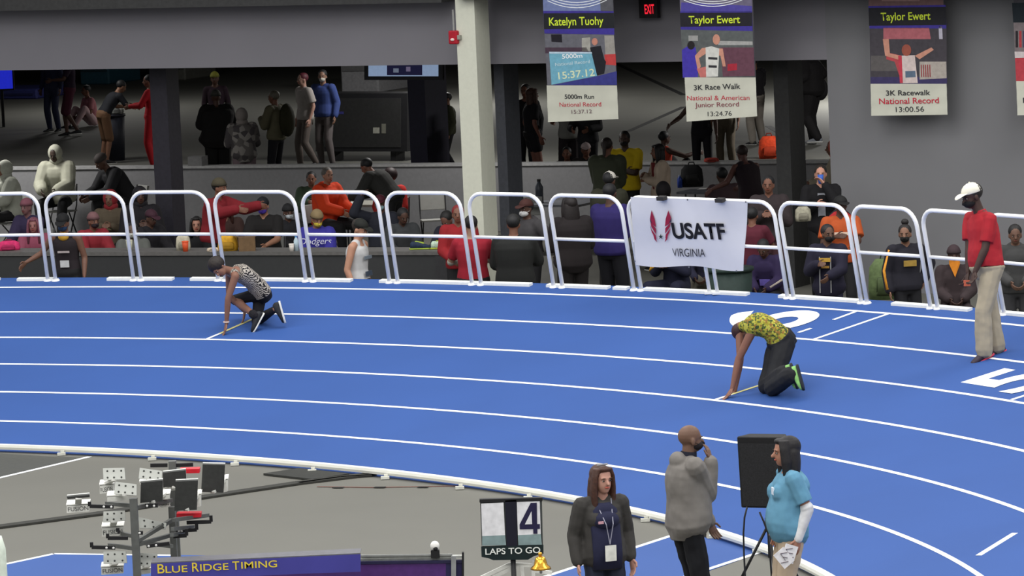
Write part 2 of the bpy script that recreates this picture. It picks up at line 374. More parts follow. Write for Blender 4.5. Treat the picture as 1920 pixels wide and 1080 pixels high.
def fold(o, fine, s=1):
    if fine and s:
        m = o.modifiers.new('folds', 'DISPLACE'); m.texture = FT; m.texture_coords = 'LOCAL'; m.strength = .035 * s; m.mid_level = .5
def person(label, loc, yaw, J, skin=(96, 66, 52), build=1.0, top=None, bottom=None, shoes=(30, 30, 32), hair=None, hat=None, mask=None, fine=False, hands=True,
           group=None, female=False, belly=0, extra=None, legs=True, soles=None, hs=1.0, eyes=True):
    r = thing('person', label, 'person', loc, yaw, group)
    k = J['k']; SK = M(skin, .55, noise=.06, scale=9, spec=.35); vx = .0085 if fine else .015
    pel, mid, nk = J['pel'], J['mid'], J['nk']
    def spine(t):
        if t < 0: d = nrm(mid - pel); return pel + d * t * .5 * k, d
        if t > 1: d = nrm(nk - mid); return nk + d * (t - 1) * .5 * k, d
        c = 2 * mid - .5 * pel - .5 * nk
        return (1 - t) ** 2 * pel + 2 * t * (1 - t) * c + t * t * nk, nrm(2 * (1 - t) * (c - pel) + 2 * t * (nk - c))
    def frame(t):
        p, u = spine(t); x = J['hipx'] * (1 - min(max(t, 0), 1)) + J['shx'] * min(max(t, 0), 1); x = nrm(x - u * (x @ u)); return p, x, np.cross(u, x), u
    def torso(g, t0, t1, off, flare=0, seg=18):
        ts = sorted({t0, t1} | {q[0] for q in SEC if t0 < q[0] < t1}); L = []
        for t in ts:
            a = np.interp(t, [q[0] for q in SEC], [q[1] for q in SEC]); b = np.interp(t, [q[0] for q in SEC], [q[2] for q in SEC])
            p, x, y, u = frame(t); bl = belly * math.exp(-((t - .28) / .28) ** 2)
            fl = flare * max(0, (.2 - t))
            L.append((p + y * bl * .6, x, y, (a * build * k + off + fl + bl * .5), (b * build * k + off + fl + bl * .7)))
        g.loft(L, seg, 2.3)
        if female and t1 > .7:
            for s in (1, -1):
                p, x, y, u = frame(.66); g.ell(p + x * s * .075 * k + y * (.085 * k * build), V(.07, .065, .07) * k * build + off * .8, np.array([x, y, u]).T, 10, 7)
    H = J['head']; fd = nrm(J['fd']); hu = nrm(J['hu'] - fd * (J['hu'] @ fd)); hx = np.cross(fd, hu); HR = np.array([hx, fd, hu]).T * 1.0
    hk = hs * (.5 + .5 * k)
    def hp(x, y, z): return H + HR @ (V(x, y, z) * hk)
    def he(g, c, rr, seg=14, rings=9, **kw): kw = {a: b * hk for a, b in kw.items()}; return g.ell(hp(*c), V(*rr) * hk, HR, seg, rings, **kw)
    sh, el, wr, hip, kn, an = J['sh'], J['el'], J['wr'], J['hip'], J['kn'], J['an']
    tl = top.get('sleeve', 'short') if top else None
    # ---- body: one fused skin
    g = G(); cov = -.012 if top else 0
    torso(g, -.2, 1.0, cov)
    he(g, (0, -.012, .028), (.076, .098, .088)); he(g, (0, .028, -.03), (.058, .060, .082)); he(g, (0, .042, -.078), (.036, .036, .032), 10, 7)
    g.cone(hp(0, .082, .004), hp(0, .106, -.030), .008 * hk, .0145 * hk, 8)
    he(g, (0, .074, .016), (.050, .018, .012), 10, 7)
    for s in (1, -1): he(g, (s * .077, -.006, -.018), (.011, .02, .032), 8, 7)
    g.cone(nk - nrm(nk - mid) * .05, hp(0, -.018, -.05), .056 * k, .052 * hk, 12)
    for i in (0, 1):
        g.cone(nk + (sh[i] - nk) * .25, sh[i], .05 * k, .05 * k)
        bw = (1 + (build - 1) * .7) * k
        g.cone(sh[i], el[i], .053 * bw, .040 * bw); m_ = el[i] + (wr[i] - el[i]) * .25; g.cone(el[i], m_, .040 * bw, .041 * bw); g.cone(m_, wr[i], .041 * bw, .026 * bw)
        if legs:
            g.cone(hip[i], kn[i], .082 * bw, .056 * bw); c_ = kn[i] + (an[i] - kn[i]) * .3; g.cone(kn[i], c_, .055 * bw, .056 * bw); g.cone(c_, an[i], .054 * bw, .036 * bw)
            t_ = nrm(J['toe'][i]); up_ = J.get('sup', [None, None])[i]; up_ = UPZ if up_ is None else up_; up_ = nrm(up_ - t_ * (up_ @ t_)); g.cone(an[i] - up_ * .02 * k, an[i] + t_ * .09 * k - up_ * .04 * k, .030 * k, .02 * k)
    g.build('body', SK, r, vox=vx, sm=2)
    # ---- hands
    if hands:
        for i in (0, 1):
            if hands in ('R', 'L') and hands != 'RL'[i]: continue
            d = J['hd'][i] if J['hd'][i] is not None else nrm(wr[i] - el[i]) * .8 + V(0, 0, -.25)
            pn = J.get('pn', (None, None))[i]
            if pn is None: pn = V(-(1 - 2 * i), .35, -.2)
            g = G(); fist_or_hand(g, wr[i], d, pn, (1 - 2 * i) , k * 1.02, J.get('curl', .45)); g.build('hand', SK, r, vox=.0045 if fine else .007, sm=1)
    # ---- face details
    if eyes:
        for s in (1, -1):
            g = G(); he(g, (s * .030, .0785, -.003), (.0125, .008, .006), 8, 6); e_ = g.build('eye', M((150, 140, 134), .5), r, True)
            g = G(); he(g, (s * .030, .0835, -.003), (.0075, .0048, .0065), 8, 6); g.build('iris', M((24, 18, 15), .3), e_, True)
        br = M(tuple(int(c * .38) for c in skin), .8)
        for s in (1, -1): g = G(); he(g, (s * .031, .088, .017), (.018, .006, .004), 8, 5); g.build('eyebrow', br, r, True)
        if not mask: g = G(); he(g, (0, .083, -.058), (.023, .010, .0075), 10, 6); g.build('mouth', M(tuple(int(min(255, c * a)) for c, a in zip(skin, (.95, .62, .60))), .5), r, True)
    if mask:
        g = G(); he(g, (0, .040, -.055), (.059, .066, .046), 14, 9); g.cone(hp(0, .09, -.025), hp(0, .108, -.045), .012 * hk, .016 * hk, 8)
        m_ = g.build('face_mask', M(mask, .8), r, True)
        g = G()
        for s in (1, -1): g = G(); g.tube([hp(s * .058, .05, -.04), hp(s * .076, .0, -.02)], .0025, 5); g.build('ear_loop', M(mask, .8), m_)
    # ---- hair
    if hair:
        st, hc = hair; HM = M(hc, .6, noise=.35, scale=60, spec=.4); g = G()
        if st == 'afro': he(g, (0, -.035, .05), (.118, .118, .112), 16, 10, zmin=-.09)
        else: he(g, (0, -.026, .038), (.084, .100, .088), 16, 10, zmin=-.085)
        if st in ('long', 'bob'):
            bt = -.27 if st == 'long' else -.19
            g.loft([(hp(0, -.035, .06), HR[:, 0], HR[:, 1], .07 * hk, .07 * hk), (hp(0, -.04, .0), HR[:, 0], HR[:, 1], .094 * hk, .072 * hk), (hp(0, -.05, -.08), HR[:, 0], HR[:, 1], .102 * hk, .066 * hk), (hp(0, -.055, bt * .75), HR[:, 0], HR[:, 1], .105 * hk, .055 * hk), (hp(0, -.055, bt), HR[:, 0], HR[:, 1], .085 * hk, .035 * hk)], 16)
            for s in (1, -1): g.loft([(hp(s * .05, .02, .095), HR[:, 0], HR[:, 1], .03 * hk, .045 * hk), (hp(s * .078, .025, .03), HR[:, 0], HR[:, 1], .020 * hk, .042 * hk), (hp(s * .086, .015, -.07), HR[:, 0], HR[:, 1], .024 * hk, .045 * hk), (hp(s * .08, .015, bt), HR[:, 0], HR[:, 1], .024 * hk, .03 * hk)], 10)
            he(g, (0, .045, .085), (.06, .045, .025), 12, 7)
        if st == 'bun': he(g, (0, -.055, .145), (.048, .048, .042), 12, 8)
        if st == 'pony': g.cone(hp(0, -.12, .06), hp(0, -.15, -.12), .035 * hk, .02 * hk)
        if st == 'beanbraid':
            for s in (-2, -1, 0, 1, 2): g.cone(hp(s * .035, -.09, -.02), hp(s * .04, -.1, -.2), .016 * hk, .012 * hk, 7)
        g.build('hair', HM, r, True, vox=.008 if fine else None, sm=1)
    if hat:
        st, hc = hat; HM = M(hc, .75, noise=.06); 
        if st in ('cap', 'capback'):
            s = 1 if st == 'cap' else -1; g = G(); he(g, (0, -.012, .038), (.089, .108, .092), 18, 10, zmin=-.005); h_ = g.build('cap', HM, r, True)
            g = G(); L = []
            for t in np.linspace(0, 1, 6): L.append((hp(0, s * (.075 + .10 * t), .046 - .03 * t * t), HR[:, 0], HR[:, 2], hk * (.076 * math.sqrt(max(.05, 1 - (t * .97) ** 2.6))), .005 * hk))
            g.loft(L, 12); g.build('cap_brim', HM, h_, True); g = G(); he(g, (0, -.012, .132), (.010, .010, .006), 8, 5); g.build('cap_button', HM, h_, True)
        elif st == 'beanie':
            g = G(); he(g, (0, -.014, .045), (.090, .108, .100), 18, 10, zmin=-.012); h_ = g.build('beanie', HM, r, True)
            g = G(); g.loft([(hp(0, -.014, .028), HR[:, 0], HR[:, 1], .092 * hk, .110 * hk), (hp(0, -.014, .062), HR[:, 0], HR[:, 1], .093 * hk, .111 * hk)], 18); g.build('beanie_cuff', M(tuple(int(c * .8) for c in hc), .8), h_, True)
        elif st == 'hood':
            g = G(); he(g, (0, -.045, .010), (.112, .122, .135), 18, 12); he(g, (0, -.05, -.11), (.11, .10, .08)); g.build('hood', HM, r, True)
        elif st == 'scarf': g = G(); he(g, (0, -.02, .05), (.093, .108, .09), 18, 10, zmin=-.03); g.build('head_scarf', HM, r, True)
    # ---- clothes
    if bottom:
        BM = M(bottom['col'], .8, noise=.08, scale=8); o = bottom.get('off', .014); g = G(); torso(g, -.2, bottom.get('t1', .14), o)
        
        for i in (0, 1):
            f = bottom['lens'][i] if 'lens' in bottom else bottom.get('len', 1.0)
            lr = (1 + (build - 1) * .7) * k; base = bottom.get('taper', 0)
            a_ = kn[i] if f > .5 else hip[i] + (kn[i] - hip[i]) * f * 2
            g.cone(hip[i], a_, .084 * lr + o, (.060 if f > .5 else .072) * lr + o)
            if f > .5:
                e_ = kn[i] + (an[i] - kn[i]) * min(1, (f - .5) * 2); c_ = kn[i] + (e_ - kn[i]) * .35
                g.cone(kn[i], c_, .060 * lr + o, .060 * lr + o); g.cone(c_, e_ , .060 * lr + o, (.040 + (.022 if bottom.get('loose') else 0)) * lr + o)
        fold(g.build(bottom.get('name', 'trousers'), BM, r, vox=vx, sm=2), fine, bottom.get('fold', 1))
    if top:
        TM = M(top['col'], .85, noise=.08, scale=10, pat=top.get('pat'), c2=top.get('c2')) if top.get('pat') != 'camo' else M(top['col'], .85, scale=top.get('scale', 45), pat='camo', c2=top['c2'])
        o = top.get('off', .012); g = G(); torso(g, top.get('hem', -.1), .985 if tl != 'none' else .92, o, top.get('flare', .0))
        if tl != 'none':
            for i in (0, 1):
                g.cone(nk + (sh[i] - nk) * .3 - V(0, 0, .01), sh[i], .048 * k + o * .7, .052 * k + o * .6)
                bw = (1 + (build - 1) * .7) * k
                if tl == 'long': g.cone(sh[i], el[i], .056 * bw + o, .046 * bw + o); g.cone(el[i], el[i] + (wr[i] - el[i]) * .94, .046 * bw + o, .032 * bw + o)
                else: g.cone(sh[i], sh[i] + (el[i] - sh[i]) * .15, .054 * bw + o, .053 * bw + o); g.cone(sh[i], sh[i] + (el[i] - sh[i]) * .78, .053 * bw + o, .047 * bw + o * 1.3, caps=False)
        else:
            for i in (0, 1): g.cone(nk + (sh[i] - nk) * .35, nk + (sh[i] - nk) * .55, .048 * k + o, .044 * k + o)
        if top.get('hood'): p, x, y, u = frame(.97); g.ell(p - y * .085 * k + u * .0, V(.115, .06, .075) * k, np.array([x, y, u]).T); g.ell(p + u * .01, V(.10, .09, .05) * k, np.array([x, y, u]).T)
        if top.get('collar'): p, x, y, u = frame(1.0); g.loft([(p - u * .02, x, y, .075 * k, .070 * k), (p + u * .035, x, y, .066 * k, .063 * k)], 14)
        fold(g.build(top.get('name', 'shirt'), TM, r, vox=vx, sm=5 if fine else 2), fine, top.get('fold', 1))
        if top.get('inner'):   # an open front showing the shirt beneath
            g = G(); L = []
            for t in (-.2, .02, .3, .6, .85, .97):
                a = np.interp(t, [q[0] for q in SEC], [q[1] for q in SEC]); b = np.interp(t, [q[0] for q in SEC], [q[2] for q in SEC]); p, x, y, u = frame(t)
                bl = belly * math.exp(-((t - .28) / .28) ** 2); fr = bl * .6 + b * build * k + o + bl * .7 + top.get('flare', 0) * max(0, .2 - t)
                L.append((p + y * (fr - .035 * k), x, y, (.135 if t < .7 else .115 if t < .9 else .055) * k, (.046 if t < .9 else .06) * k))
            if female: p, x, y, u = frame(.66); g.ell(p + y * .128 * k * build, V(.125, .07, .085) * k, np.array([x, y, u]).T)
            g.loft(L, 14, 2.6); g.build('inner_shirt', M(top['inner'], .8), r, True)
    if shoes and legs:
        for i in (0, 1):
            t_ = nrm(J['toe'][i]); up = J.get('sup', [None, None])[i]
            up = nrm(UPZ - t_ * (UPZ @ t_)) if up is None else nrm(up - t_ * (up @ t_)); x = np.cross(t_, up); a = an[i]
            g = G(); L = []
            for q, wx, hz, zc in ((-.075, .026, .030, -.045), (-.055, .036, .045, -.035), (0, .040, .052, -.03), (.06, .043, .036, -.045), (.12, .047, .027, -.054), (.165, .038, .020, -.060), (.185, .018, .012, -.064)):
                L.append((a + t_ * q * k + up * zc * k, x, up, wx * k, hz * k))
            g.loft(L, 12, 2.4); s_ = g.build('shoe', M(shoes, .6, noise=.2, scale=30), r, True)
            g = G(); L = [(a + t_ * q * k + up * (-.078) * k, x, up, wx * k * 1.06, .012 * k) for q, wx in ((-.083, .024), (-.06, .038), (0, .040), (.06, .043), (.12, .050), (.17, .040), (.195, .018))]
            g.loft(L, 12, 3); g.build('sole', M(soles or (205, 205, 200), .6), s_, True)
    if extra: extra(r, J, frame, hp, HR, k)
    return r
SKD, SKM, SKL = (78, 54, 44), (118, 80, 64), (190, 146, 124)
def crowd(label, px, py, h, yaw, kind='stand', **kw):
    """a person whose head top is seen at px,py; h = standing height"""
    pk = {a: kw.pop(a) for a in ('arms', 'lean', 'side', 'look', 'nod', 'spread', 'stride', 'hunch') if a in kw}
    J = pose(kind, h, **pk); dz = kw.pop('dz', 0)
    a = math.radians(yaw); R = rotz(a); tp = J['head'] + J['hu'] * .118 * (.5 + .5 * J['k'])
    q = PZ(px, py, tp[2] + dz); off = R @ V(tp[0], tp[1], 0); loc = V(q[0] - off[0], q[1] - off[1], dz)
    return person(label, loc, a, J, **kw)
# ================================================================== HERO FIGURES (joints placed in the world)
def wjoin(base, **q):
    J = {}
    for a, v in q.items():
        if a in ('fd', 'hu', 'hipx', 'shx', 'toe', 'k', 'sup', 'pn', 'hd', 'curl'): J[a] = v
        elif isinstance(v, list): J[a] = [np.asarray(p) - base for p in v]
        else: J[a] = np.asarray(v) - base
    J.setdefault('hd', [None, None]); return J
def span(c, right, wd): return [c + right * wd / 2, c - right * wd / 2]
# --- kneeling athlete, left
b0 = PB(440, 622); dA = dep(PB(424, 627)); dK = dep(PB(478, 612)); dT = dep(PB(524, 613))
right = nrm(V(-.2, .98, 0)); pel = P(491, 549, dA + .35); nk = P(437, 509, dA + .1)
shm = P(434, 516, dA + .1); sh = [shm + right * .17 , shm - right * .17 + V(.02, 0, 0)]
hip = [pel + right * .09, pel - right * .09]
wrL = P(424.5, 607, dA + .0); wrR = PB(460, 604) + V(0, 0, .13)
kL = P(440, 562, dep(hip[1]) + .27); aL = P(478, 592, dK - .22)
kR = P(481, 602, dK + .16); aR_ = P(515, 580, dT - .08)
J = wjoin(b0, pel=pel, mid=P(466, 521, dA + .22), nk=nk, head=P(410, 503, dA - .02), hip=hip, sh=sh, el=[ik(sh[0], wrR, .28, .27, V(-1, 0, .2)), P(427.5, 560, dA - .06)], wr=[wrR, wrL],
          kn=[kR, kL], an=[aR_, aL], hipx=right, shx=right, fd=nrm(V(-.30, -.62, -.62)), hu=nrm(V(-.75, -.05, .45)), toe=[nrm(V(.22, -.1, -.95)), nrm(V(-.5, -.25, -.8))],
          sup=[V(-1, 0, -.2), V(-.8, -.2, .5)], hd=[V(-.2, -.1, -1), V(-.25, -.1, -1)], pn=[V(-1, 0, 0), V(-.9, -.2, 0)], k=1.0, curl=.3)
def exA(r, J, frame, hp, HR, k):
    g = G(); g.cone(J['wr'][1] + V(0, 0, .015), J['wr'][1] + V(0, 0, .03), .037, .037, 12, False); g.build('wristband', M((214, 190, 178), .7), r)
    a = J['an'][1]; g = G(); g.cone(a, a + nrm(J['kn'][1] - a) * .07, .052, .054, 12); g.build('sock', M((22, 20, 26), .9), r)
person('athlete kneeling low at the left start mark in black zebra patterned singlet', b0, 0, J, skin=(126, 88, 72), build=.92,
       top=dict(col=(24, 24, 28), pat='zebra', c2=((178, 170, 160),), sleeve='none', hem=.0, off=.012), bottom=dict(col=(20, 20, 26), name='tights', off=.006, lens=(.98, .56), t1=.12, fold=0),
       shoes=(26, 28, 34), soles=(215, 215, 210), hair=('afro', (34, 26, 22)), fine=True, hs=.92, extra=exA)
# --- kneeling athlete, right
b1 = PB(1446, 742); dA = dep(PB(1362, 747)); dK = dep(PB(1446, 742)); dT = dep(PB(1501, 741))
right = nrm(V(-.25, .97, 0)); pel = P(1467, 641, dK + .28); nk = P(1404, 610, dA + .12)
shm = P(1396, 615, dA + .12); sh = [shm + right * .17, shm - right * .17 + V(.04, 0, 0)]; hip = [pel + right * .09, pel - right * .09]
wrL = P(1373, 729, dA + .02); wrR = P(1377, 735, dep(PB(1366, 744)) + .16)
kL = P(1447, 728, dK); aL = P(1485, 702, dT - .14)
J = wjoin(b1, pel=pel, mid=P(1437, 612, (dA + dK) / 2 + .12), nk=nk, head=P(1393, 624, dA + .30), hip=hip, sh=sh, el=[P(1388, 674, dA + .18), P(1385, 673, dA + .02)], wr=[wrR, wrL],
          kn=[kL + right * .17 + V(.0, 0, .01), kL], an=[aL + right * .15 + V(-.02, 0, .0), aL], hipx=right, shx=right, fd=nrm(V(.2, .15, -.95)), hu=nrm(V(-.95, -.05, -.2)),
          toe=[nrm(V(.2, -.25, -.93)), nrm(V(.2, -.25, -.93))], sup=[V(-1, .3, -.2), V(-1, .3, -.2)], hd=[V(-.55, -.1, -.75), V(-.6, -.25, -.75)], pn=[V(-.6, 0, .3), V(-.7, -.2, .4)], k=1.02, curl=.25)
person('athlete on all fours in yellow camouflage singlet and black track pants', b1, 0, J, skin=(128, 88, 72), build=.98,
       top=dict(col=(150, 144, 48), pat='camo', c2=((52, 70, 40), (176, 172, 72), (140, 104, 50), (84, 96, 44), (164, 158, 56)), scale=48, sleeve='none', hem=-.02, off=.016), bottom=dict(col=(27, 28, 32), off=.034, loose=True, len=.97, t1=.14),
       shoes=(132, 186, 104), soles=(32, 36, 40), hair=('short', (50, 24, 26)), fine=True, hs=.95)
# --- official in red polo
b2 = PB(1850, 668); d = dep(b2); right = nrm(V(-.42, .90, 0))
pel = P(1853, 503, d); nk = P(1838, 399, d); hip = [pel + right * .1, pel - right * .1]; sh = [P(1836, 412, d) + right * .19, P(1841, 410, d) - right * .17]
wL = P(1828, 510, d - .2); wR = P(1815, 512, d + .05)
J = wjoin(b2, pel=pel, mid=P(1848, 452, d), nk=nk, head=P(1822, 368, d - .02), hip=hip, sh=sh, el=[ik(sh[0], wR, .30, .28, V(1, 0, -.3)), P(1847, 467, d - .2)], wr=[wR, wL],
          kn=[P(1857, 583, d + .08), P(1843, 584, d - .14)], an=[P(1869, 649, d + .06), P(1845, 657, d - .12)], hipx=right, shx=right, fd=nrm(V(-.86, -.42, -.22)), hu=nrm(V(-.15, 0, 1)),
          toe=[nrm(V(-.82, -.45, -.30)), nrm(V(-.84, -.40, -.36))], hd=[V(-.3, -.3, -1), V(-.35, -.2, -1)], pn=[V(-.8, -.3, 0), V(-.9, -.4, 0)], k=1.07, curl=.8)
def exO(r, J, frame, hp, HR, k):
    g = G(); q = J['wr'][0] + V(-.02, -.06, -.10); g.box(q, (.035, .02, .03)); g.build('clicker', M((190, 96, 70), .5), r)
    p, x, y, u = frame(.02); g = G(); g.loft([(p - u * .012, x, y, .200, .152), (p + u * .012, x, y, .200, .152)], 18); g.build('belt', M((28, 26, 30), .6), r)
person('official in white cap, red polo shirt and khaki trousers walking on the track', b2, 0, J, skin=(62, 42, 36), build=1.02, top=dict(col=(158, 32, 42), off=.022, hem=.03, sleeve='short', collar=True, name='polo_shirt'),
       bottom=dict(col=(158, 148, 128), off=.026, loose=True, t1=.04), shoes=(50, 40, 52), soles=(196, 60, 84), hat=('cap', (226, 222, 206)), hair=('short', (30, 26, 24)), mask=(22, 22, 24), fine=True, belly=.05, extra=exO, hs=1.08)
# --- woman in dark cardigan
def exD(r, J, frame, hp, HR, k):
    p, x, y, u = frame(.62); f0 = y * .215; g = G(); g.tube([frame(1.0)[0] + x * .07 + y * .05, p + x * .03 + f0, frame(.28)[0] + y * .20], .004, 6); g.tube([frame(1.0)[0] - x * .07 + y * .05, p - x * .03 + f0, frame(.28)[0] + y * .20], .004, 6)
    l_ = g.build('lanyard', M((150, 150, 165), .6), r)
    q = frame(.13)[0] + y * .205; R = np.array([x, y, u]).T; g = G(); g.box(q, (.047, .004, .065), R); g.build('name_badge', M((214, 214, 206), .5), l_)
    g = G(); g.box(frame(.66)[0] + x * .075 + y * .215, (.022, .006, .010), R); g.build('chest_logo', M((196, 150, 160), .5), r)
    g = G(); g.tube([hp(-.045, .02, .122), hp(-.02, .05, .126), hp(.02, .05, .126), hp(.05, .02, .12)], .008, 6); g.build('sunglasses', M((150, 148, 150), .2), r, True)
JD = dict(arms=('down', 'down'), look=12)
crowd('woman with long brown hair in dark open cardigan and navy top with a white badge', 1127, 873, 1.66, 198, skin=(176, 132, 116), top=dict(col=(54, 52, 50), sleeve='long', off=.022, hem=-.22, flare=.06, inner=(30, 32, 58), name='cardigan'),
      bottom=dict(col=(32, 38, 54), name='jeans'), hair=('long', (62, 36, 26)), hs=1.06, fine=True, female=True, extra=exD, build=1.0, belly=.03, **JD)
# --- man in grey hoodie
def jE():
    J = pose('stand', 1.84, arms=('mouth', 'front'), lean=3, look=0); k = J['k']
    J['wr'][0] = J['head'] + V(.06, .17, -.14); J['wr'][0] = J['wr'][0] - V(0, .02, .05); J['el'][0] = ik(J['sh'][0], J['wr'][0], .30 * k, .27 * k, V(.2, -.6, -1.4)); J['hd'][0] = V(-.35, -.1, 1); J['pn'] = (V(-.6, -.7, .1), None)
    J['wr'][1] = J['sh'][1] + V(-.02, .24, -.53); J['el'][1] = ik(J['sh'][1], J['wr'][1], .29 * k, .27 * k, V(-.2, -.8, -.6)); return J
J = jE(); a = math.radians(-72); R = rotz(a); tp = J['head'] + J['hu'] * .118; q = PZ(1294, 797, tp[2]); off = R @ V(tp[0], tp[1], 0)
def exE(r, J, frame, hp, HR, k):
    w_ = J['wr'][1]; e = J['el'][1]; g = G(); g.cone(w_ + (e - w_) * .1, w_ + (e - w_) * .42, .066, .070, 12); g.build('sleeve_cuff', M((34, 46, 66), .8), r)
    p, x, y, u = frame(.9); g = G(); g.tube([p + x * .04 + y * .13, frame(.6)[0] + x * .05 + y * .17, frame(.3)[0] + x * .06 + y * .18], .008, 6); g.build('drawstring', M((210, 208, 204), .7), r)
    g = G(); g.box(frame(-.08)[0] + x * .12 + y * .13, (.012, .012, .05)); g.build('hip_tag', M((224, 220, 208), .6), r)
    g = G(); p, x, y, u = frame(1.02); g.loft([(p, x, y, .075, .075), (p + u * .06, x, y, .066, .068)], 14); g.build('neck_gaiter', M((24, 26, 40), .8), r)
person('bald man in long grey hoodie and black trousers holding a hand to his masked mouth', (q[0] - off[0], q[1] - off[1], 0), a, J, skin=(104, 78, 64), build=1.08, top=dict(col=(112, 108, 104), sleeve='long', off=.034, hem=-.24, flare=.06, hood=True, name='hoodie'),
       bottom=dict(col=(16, 17, 22), off=.016), mask=(26, 22, 26), hair=None, fine=True, belly=.05, extra=exE)
# --- woman in light blue shirt
def jF():
    J = pose('stand', 1.74, arms=('down', 'down'), lean=-2); k = J['k']
    J['wr'][1] = J['sh'][1] + V(-.04, -.01, -.50); J['el'][1] = ik(J['sh'][1], J['wr'][1], .28 * k, .26 * k, V(-.2, -1, 0)); J['wr'][0] = J['sh'][0] + V(-.06, .06, -.46); J['el'][0] = ik(J['sh'][0], J['wr'][0], .28 * k, .26 * k, V(.2, -1, 0)); return J
J = jF(); a = math.radians(100); R = rotz(a); tp = J['head'] + J['hu'] * .125; q = PZ(1472, 819, tp[2]); off = R @ V(tp[0], tp[1], 0)
def exF(r, J, frame, hp, HR, k):
    e, w_ = J['el'][1], J['wr'][1]; s_ = J['sh'][1]
    g = G(); g.cone(e + (s_ - e) * .05, e, .060, .054, 14); g.cone(e, w_, .054, .037, 14); g.build('white_sleeve', M((206, 206, 208), .8), r, vox=.008, sm=2)
    g = G(); g.cone(w_ + V(0, 0, -.012), w_ + V(0, 0, -.022), .031, .031, 12, False); g.build('bracelet', M((190, 185, 180), .25, .8), r)
    c = w_ + V(-.045, .09, -.11); x = nrm(V(.0, .75, -.25)); g = G()
    for i, (dx, dz) in enumerate(((0, 0), (.05, -.03))):
        f_ = G(); f_.box(c + V(-.012 * i, dx, dz), (.003, .055, .075), rotz(.0) @ np.array([[1, 0, 0], [0, math.cos(.35 - i), -math.sin(.35 - i)], [0, math.sin(.35 - i), math.cos(.35 - i)]])); t_ = f_.build('number_card', M((216, 214, 216), .6), r)
        l = G()
        for (y0, z0, y1, z1) in ((-.03, .045, .03, .04), (.03, .04, -.01, -.02), (-.035, -.03, .03, -.04), (-.03, .0, .01, .01)): l.bar(c + V(-.012 * i - .005, dx + y0, dz + z0), c + V(-.012 * i - .005, dx + y1, dz + z1), .010, .002)
        l.build('numerals', M((60, 30, 50), .6), t_)
    g = G(); p, x, y, u = frame(.72); g.box(p + y * .17 - x * .07, (.035, .006, .03), np.array([x, y, u]).T); g.build('chest_logo', M((206, 216, 230), .6), r)
person('woman with black bob in light blue shirt with one white sleeve, holding number cards', (q[0] - off[0], q[1] - off[1], 0), a, J, skin=(158, 112, 92), build=1.14, top=dict(col=(90, 138, 164), sleeve='short', off=.022, hem=-.16, flare=.03, name='tee_shirt'),
       bottom=dict(col=(176, 158, 136), off=.018, loose=True), hair=('bob', (20, 17, 20)), fine=True, female=True, belly=.06, extra=exF, hs=1.08)
# ================================================================== RAILS, BANNERS, SIGNS, SCREENS
RAILM = M((240, 240, 240), .4, noise=.03, scale=3, spec=.4)
KR = 6.69 / LW
edges = [(73.9, 69.95)] + [(69.32, 66.71), (66.45, 63.85), (63.6, 60.85), (60.58, 57.95), (57.66, 55.05), (54.73, 52.15), (51.83, 49.25), (48.98, 46.47), (46.18, 43.57), (43.34, 40.77), (40.55, 38.09), (37.81, 35.38), (35.18, 32.7), (32.4, 29.9)]
edges[0] = (72.2, 69.58)
where = ['at the far left edge of the frame', 'second from the left end', 'left of the zebra-singlet athlete', 'behind the zebra-singlet athlete', 'around the white-tank man', 'between the white-tank man and the pale column', 'in front of the pale column', 'in front of the black-clad spectators',
         'carrying the white association banner on its left half', 'behind the right end of the white association banner', 'just right of the white association banner', 'in front of the girl with a hair bun', 'in front of the bandana spectator', 'behind the red-shirted official', 'last on the right']
HR_ = 1.14
for i, (tl, tr) in enumerate(edges):
    if i in (8,): tl, tr = 48.98, 43.57   # two short feet pairs share one wide banner rail
    if i == 9: continue
    A, B = TP(KR, tl), TP(KR, tr); n = nrm(TP(KR, (tl + tr) / 2, 1) - TP(KR, (tl + tr) / 2)); u = nrm(B - A); L = np.linalg.norm(B - A); org = A
    r = thing('safety_rail', 'white tubular safety rail section ' + where[i], 'railing', A, 0, 'white rails around the outside of the track')
    R_ = .2; pts = [A + n * .0]
    for q in np.linspace(0, 90, 7): a = math.radians(q); pts.append(A + n * (HR_ - R_ + R_ * math.sin(a)) + u * (R_ - R_ * math.cos(a)))
    for q in np.linspace(90, 0, 7): a = math.radians(q); pts.append(B + n * (HR_ - R_ + R_ * math.sin(a)) - u * (R_ - R_ * math.cos(a)))
    pts.append(B + n * .0)
    g = G(); g.tube(pts, .024, 10, up=np.cross(u, n)); g.build('rail_frame', RAILM, r, True, org=org)
    g = G(); g.tube([A + n * .60, B + n * .60], .020, 10, up=n); g.build('cross_bar', RAILM, r, True, org=org)
    if i == 8:
        for tq in (46.47, 46.18):
            q = TP(KR, tq); g = G(); g.tube([q, q + n * HR_ * .99], .022, 10, up=u); g.build('post', RAILM, r, True, org=org)
            g = G(); g.box(q + n * .012 - np.cross(u, n) * .0, (.06, .045, .012)); g.build('foot_plate', RAILM, r, org=org)
    for q in (A, B): g = G(); g.loft([(q, u, np.cross(n, u), .055, .05), (q + n * .02, u, np.cross(n, u), .045, .04)], 12); g.build('foot_plate', RAILM, r, org=org)
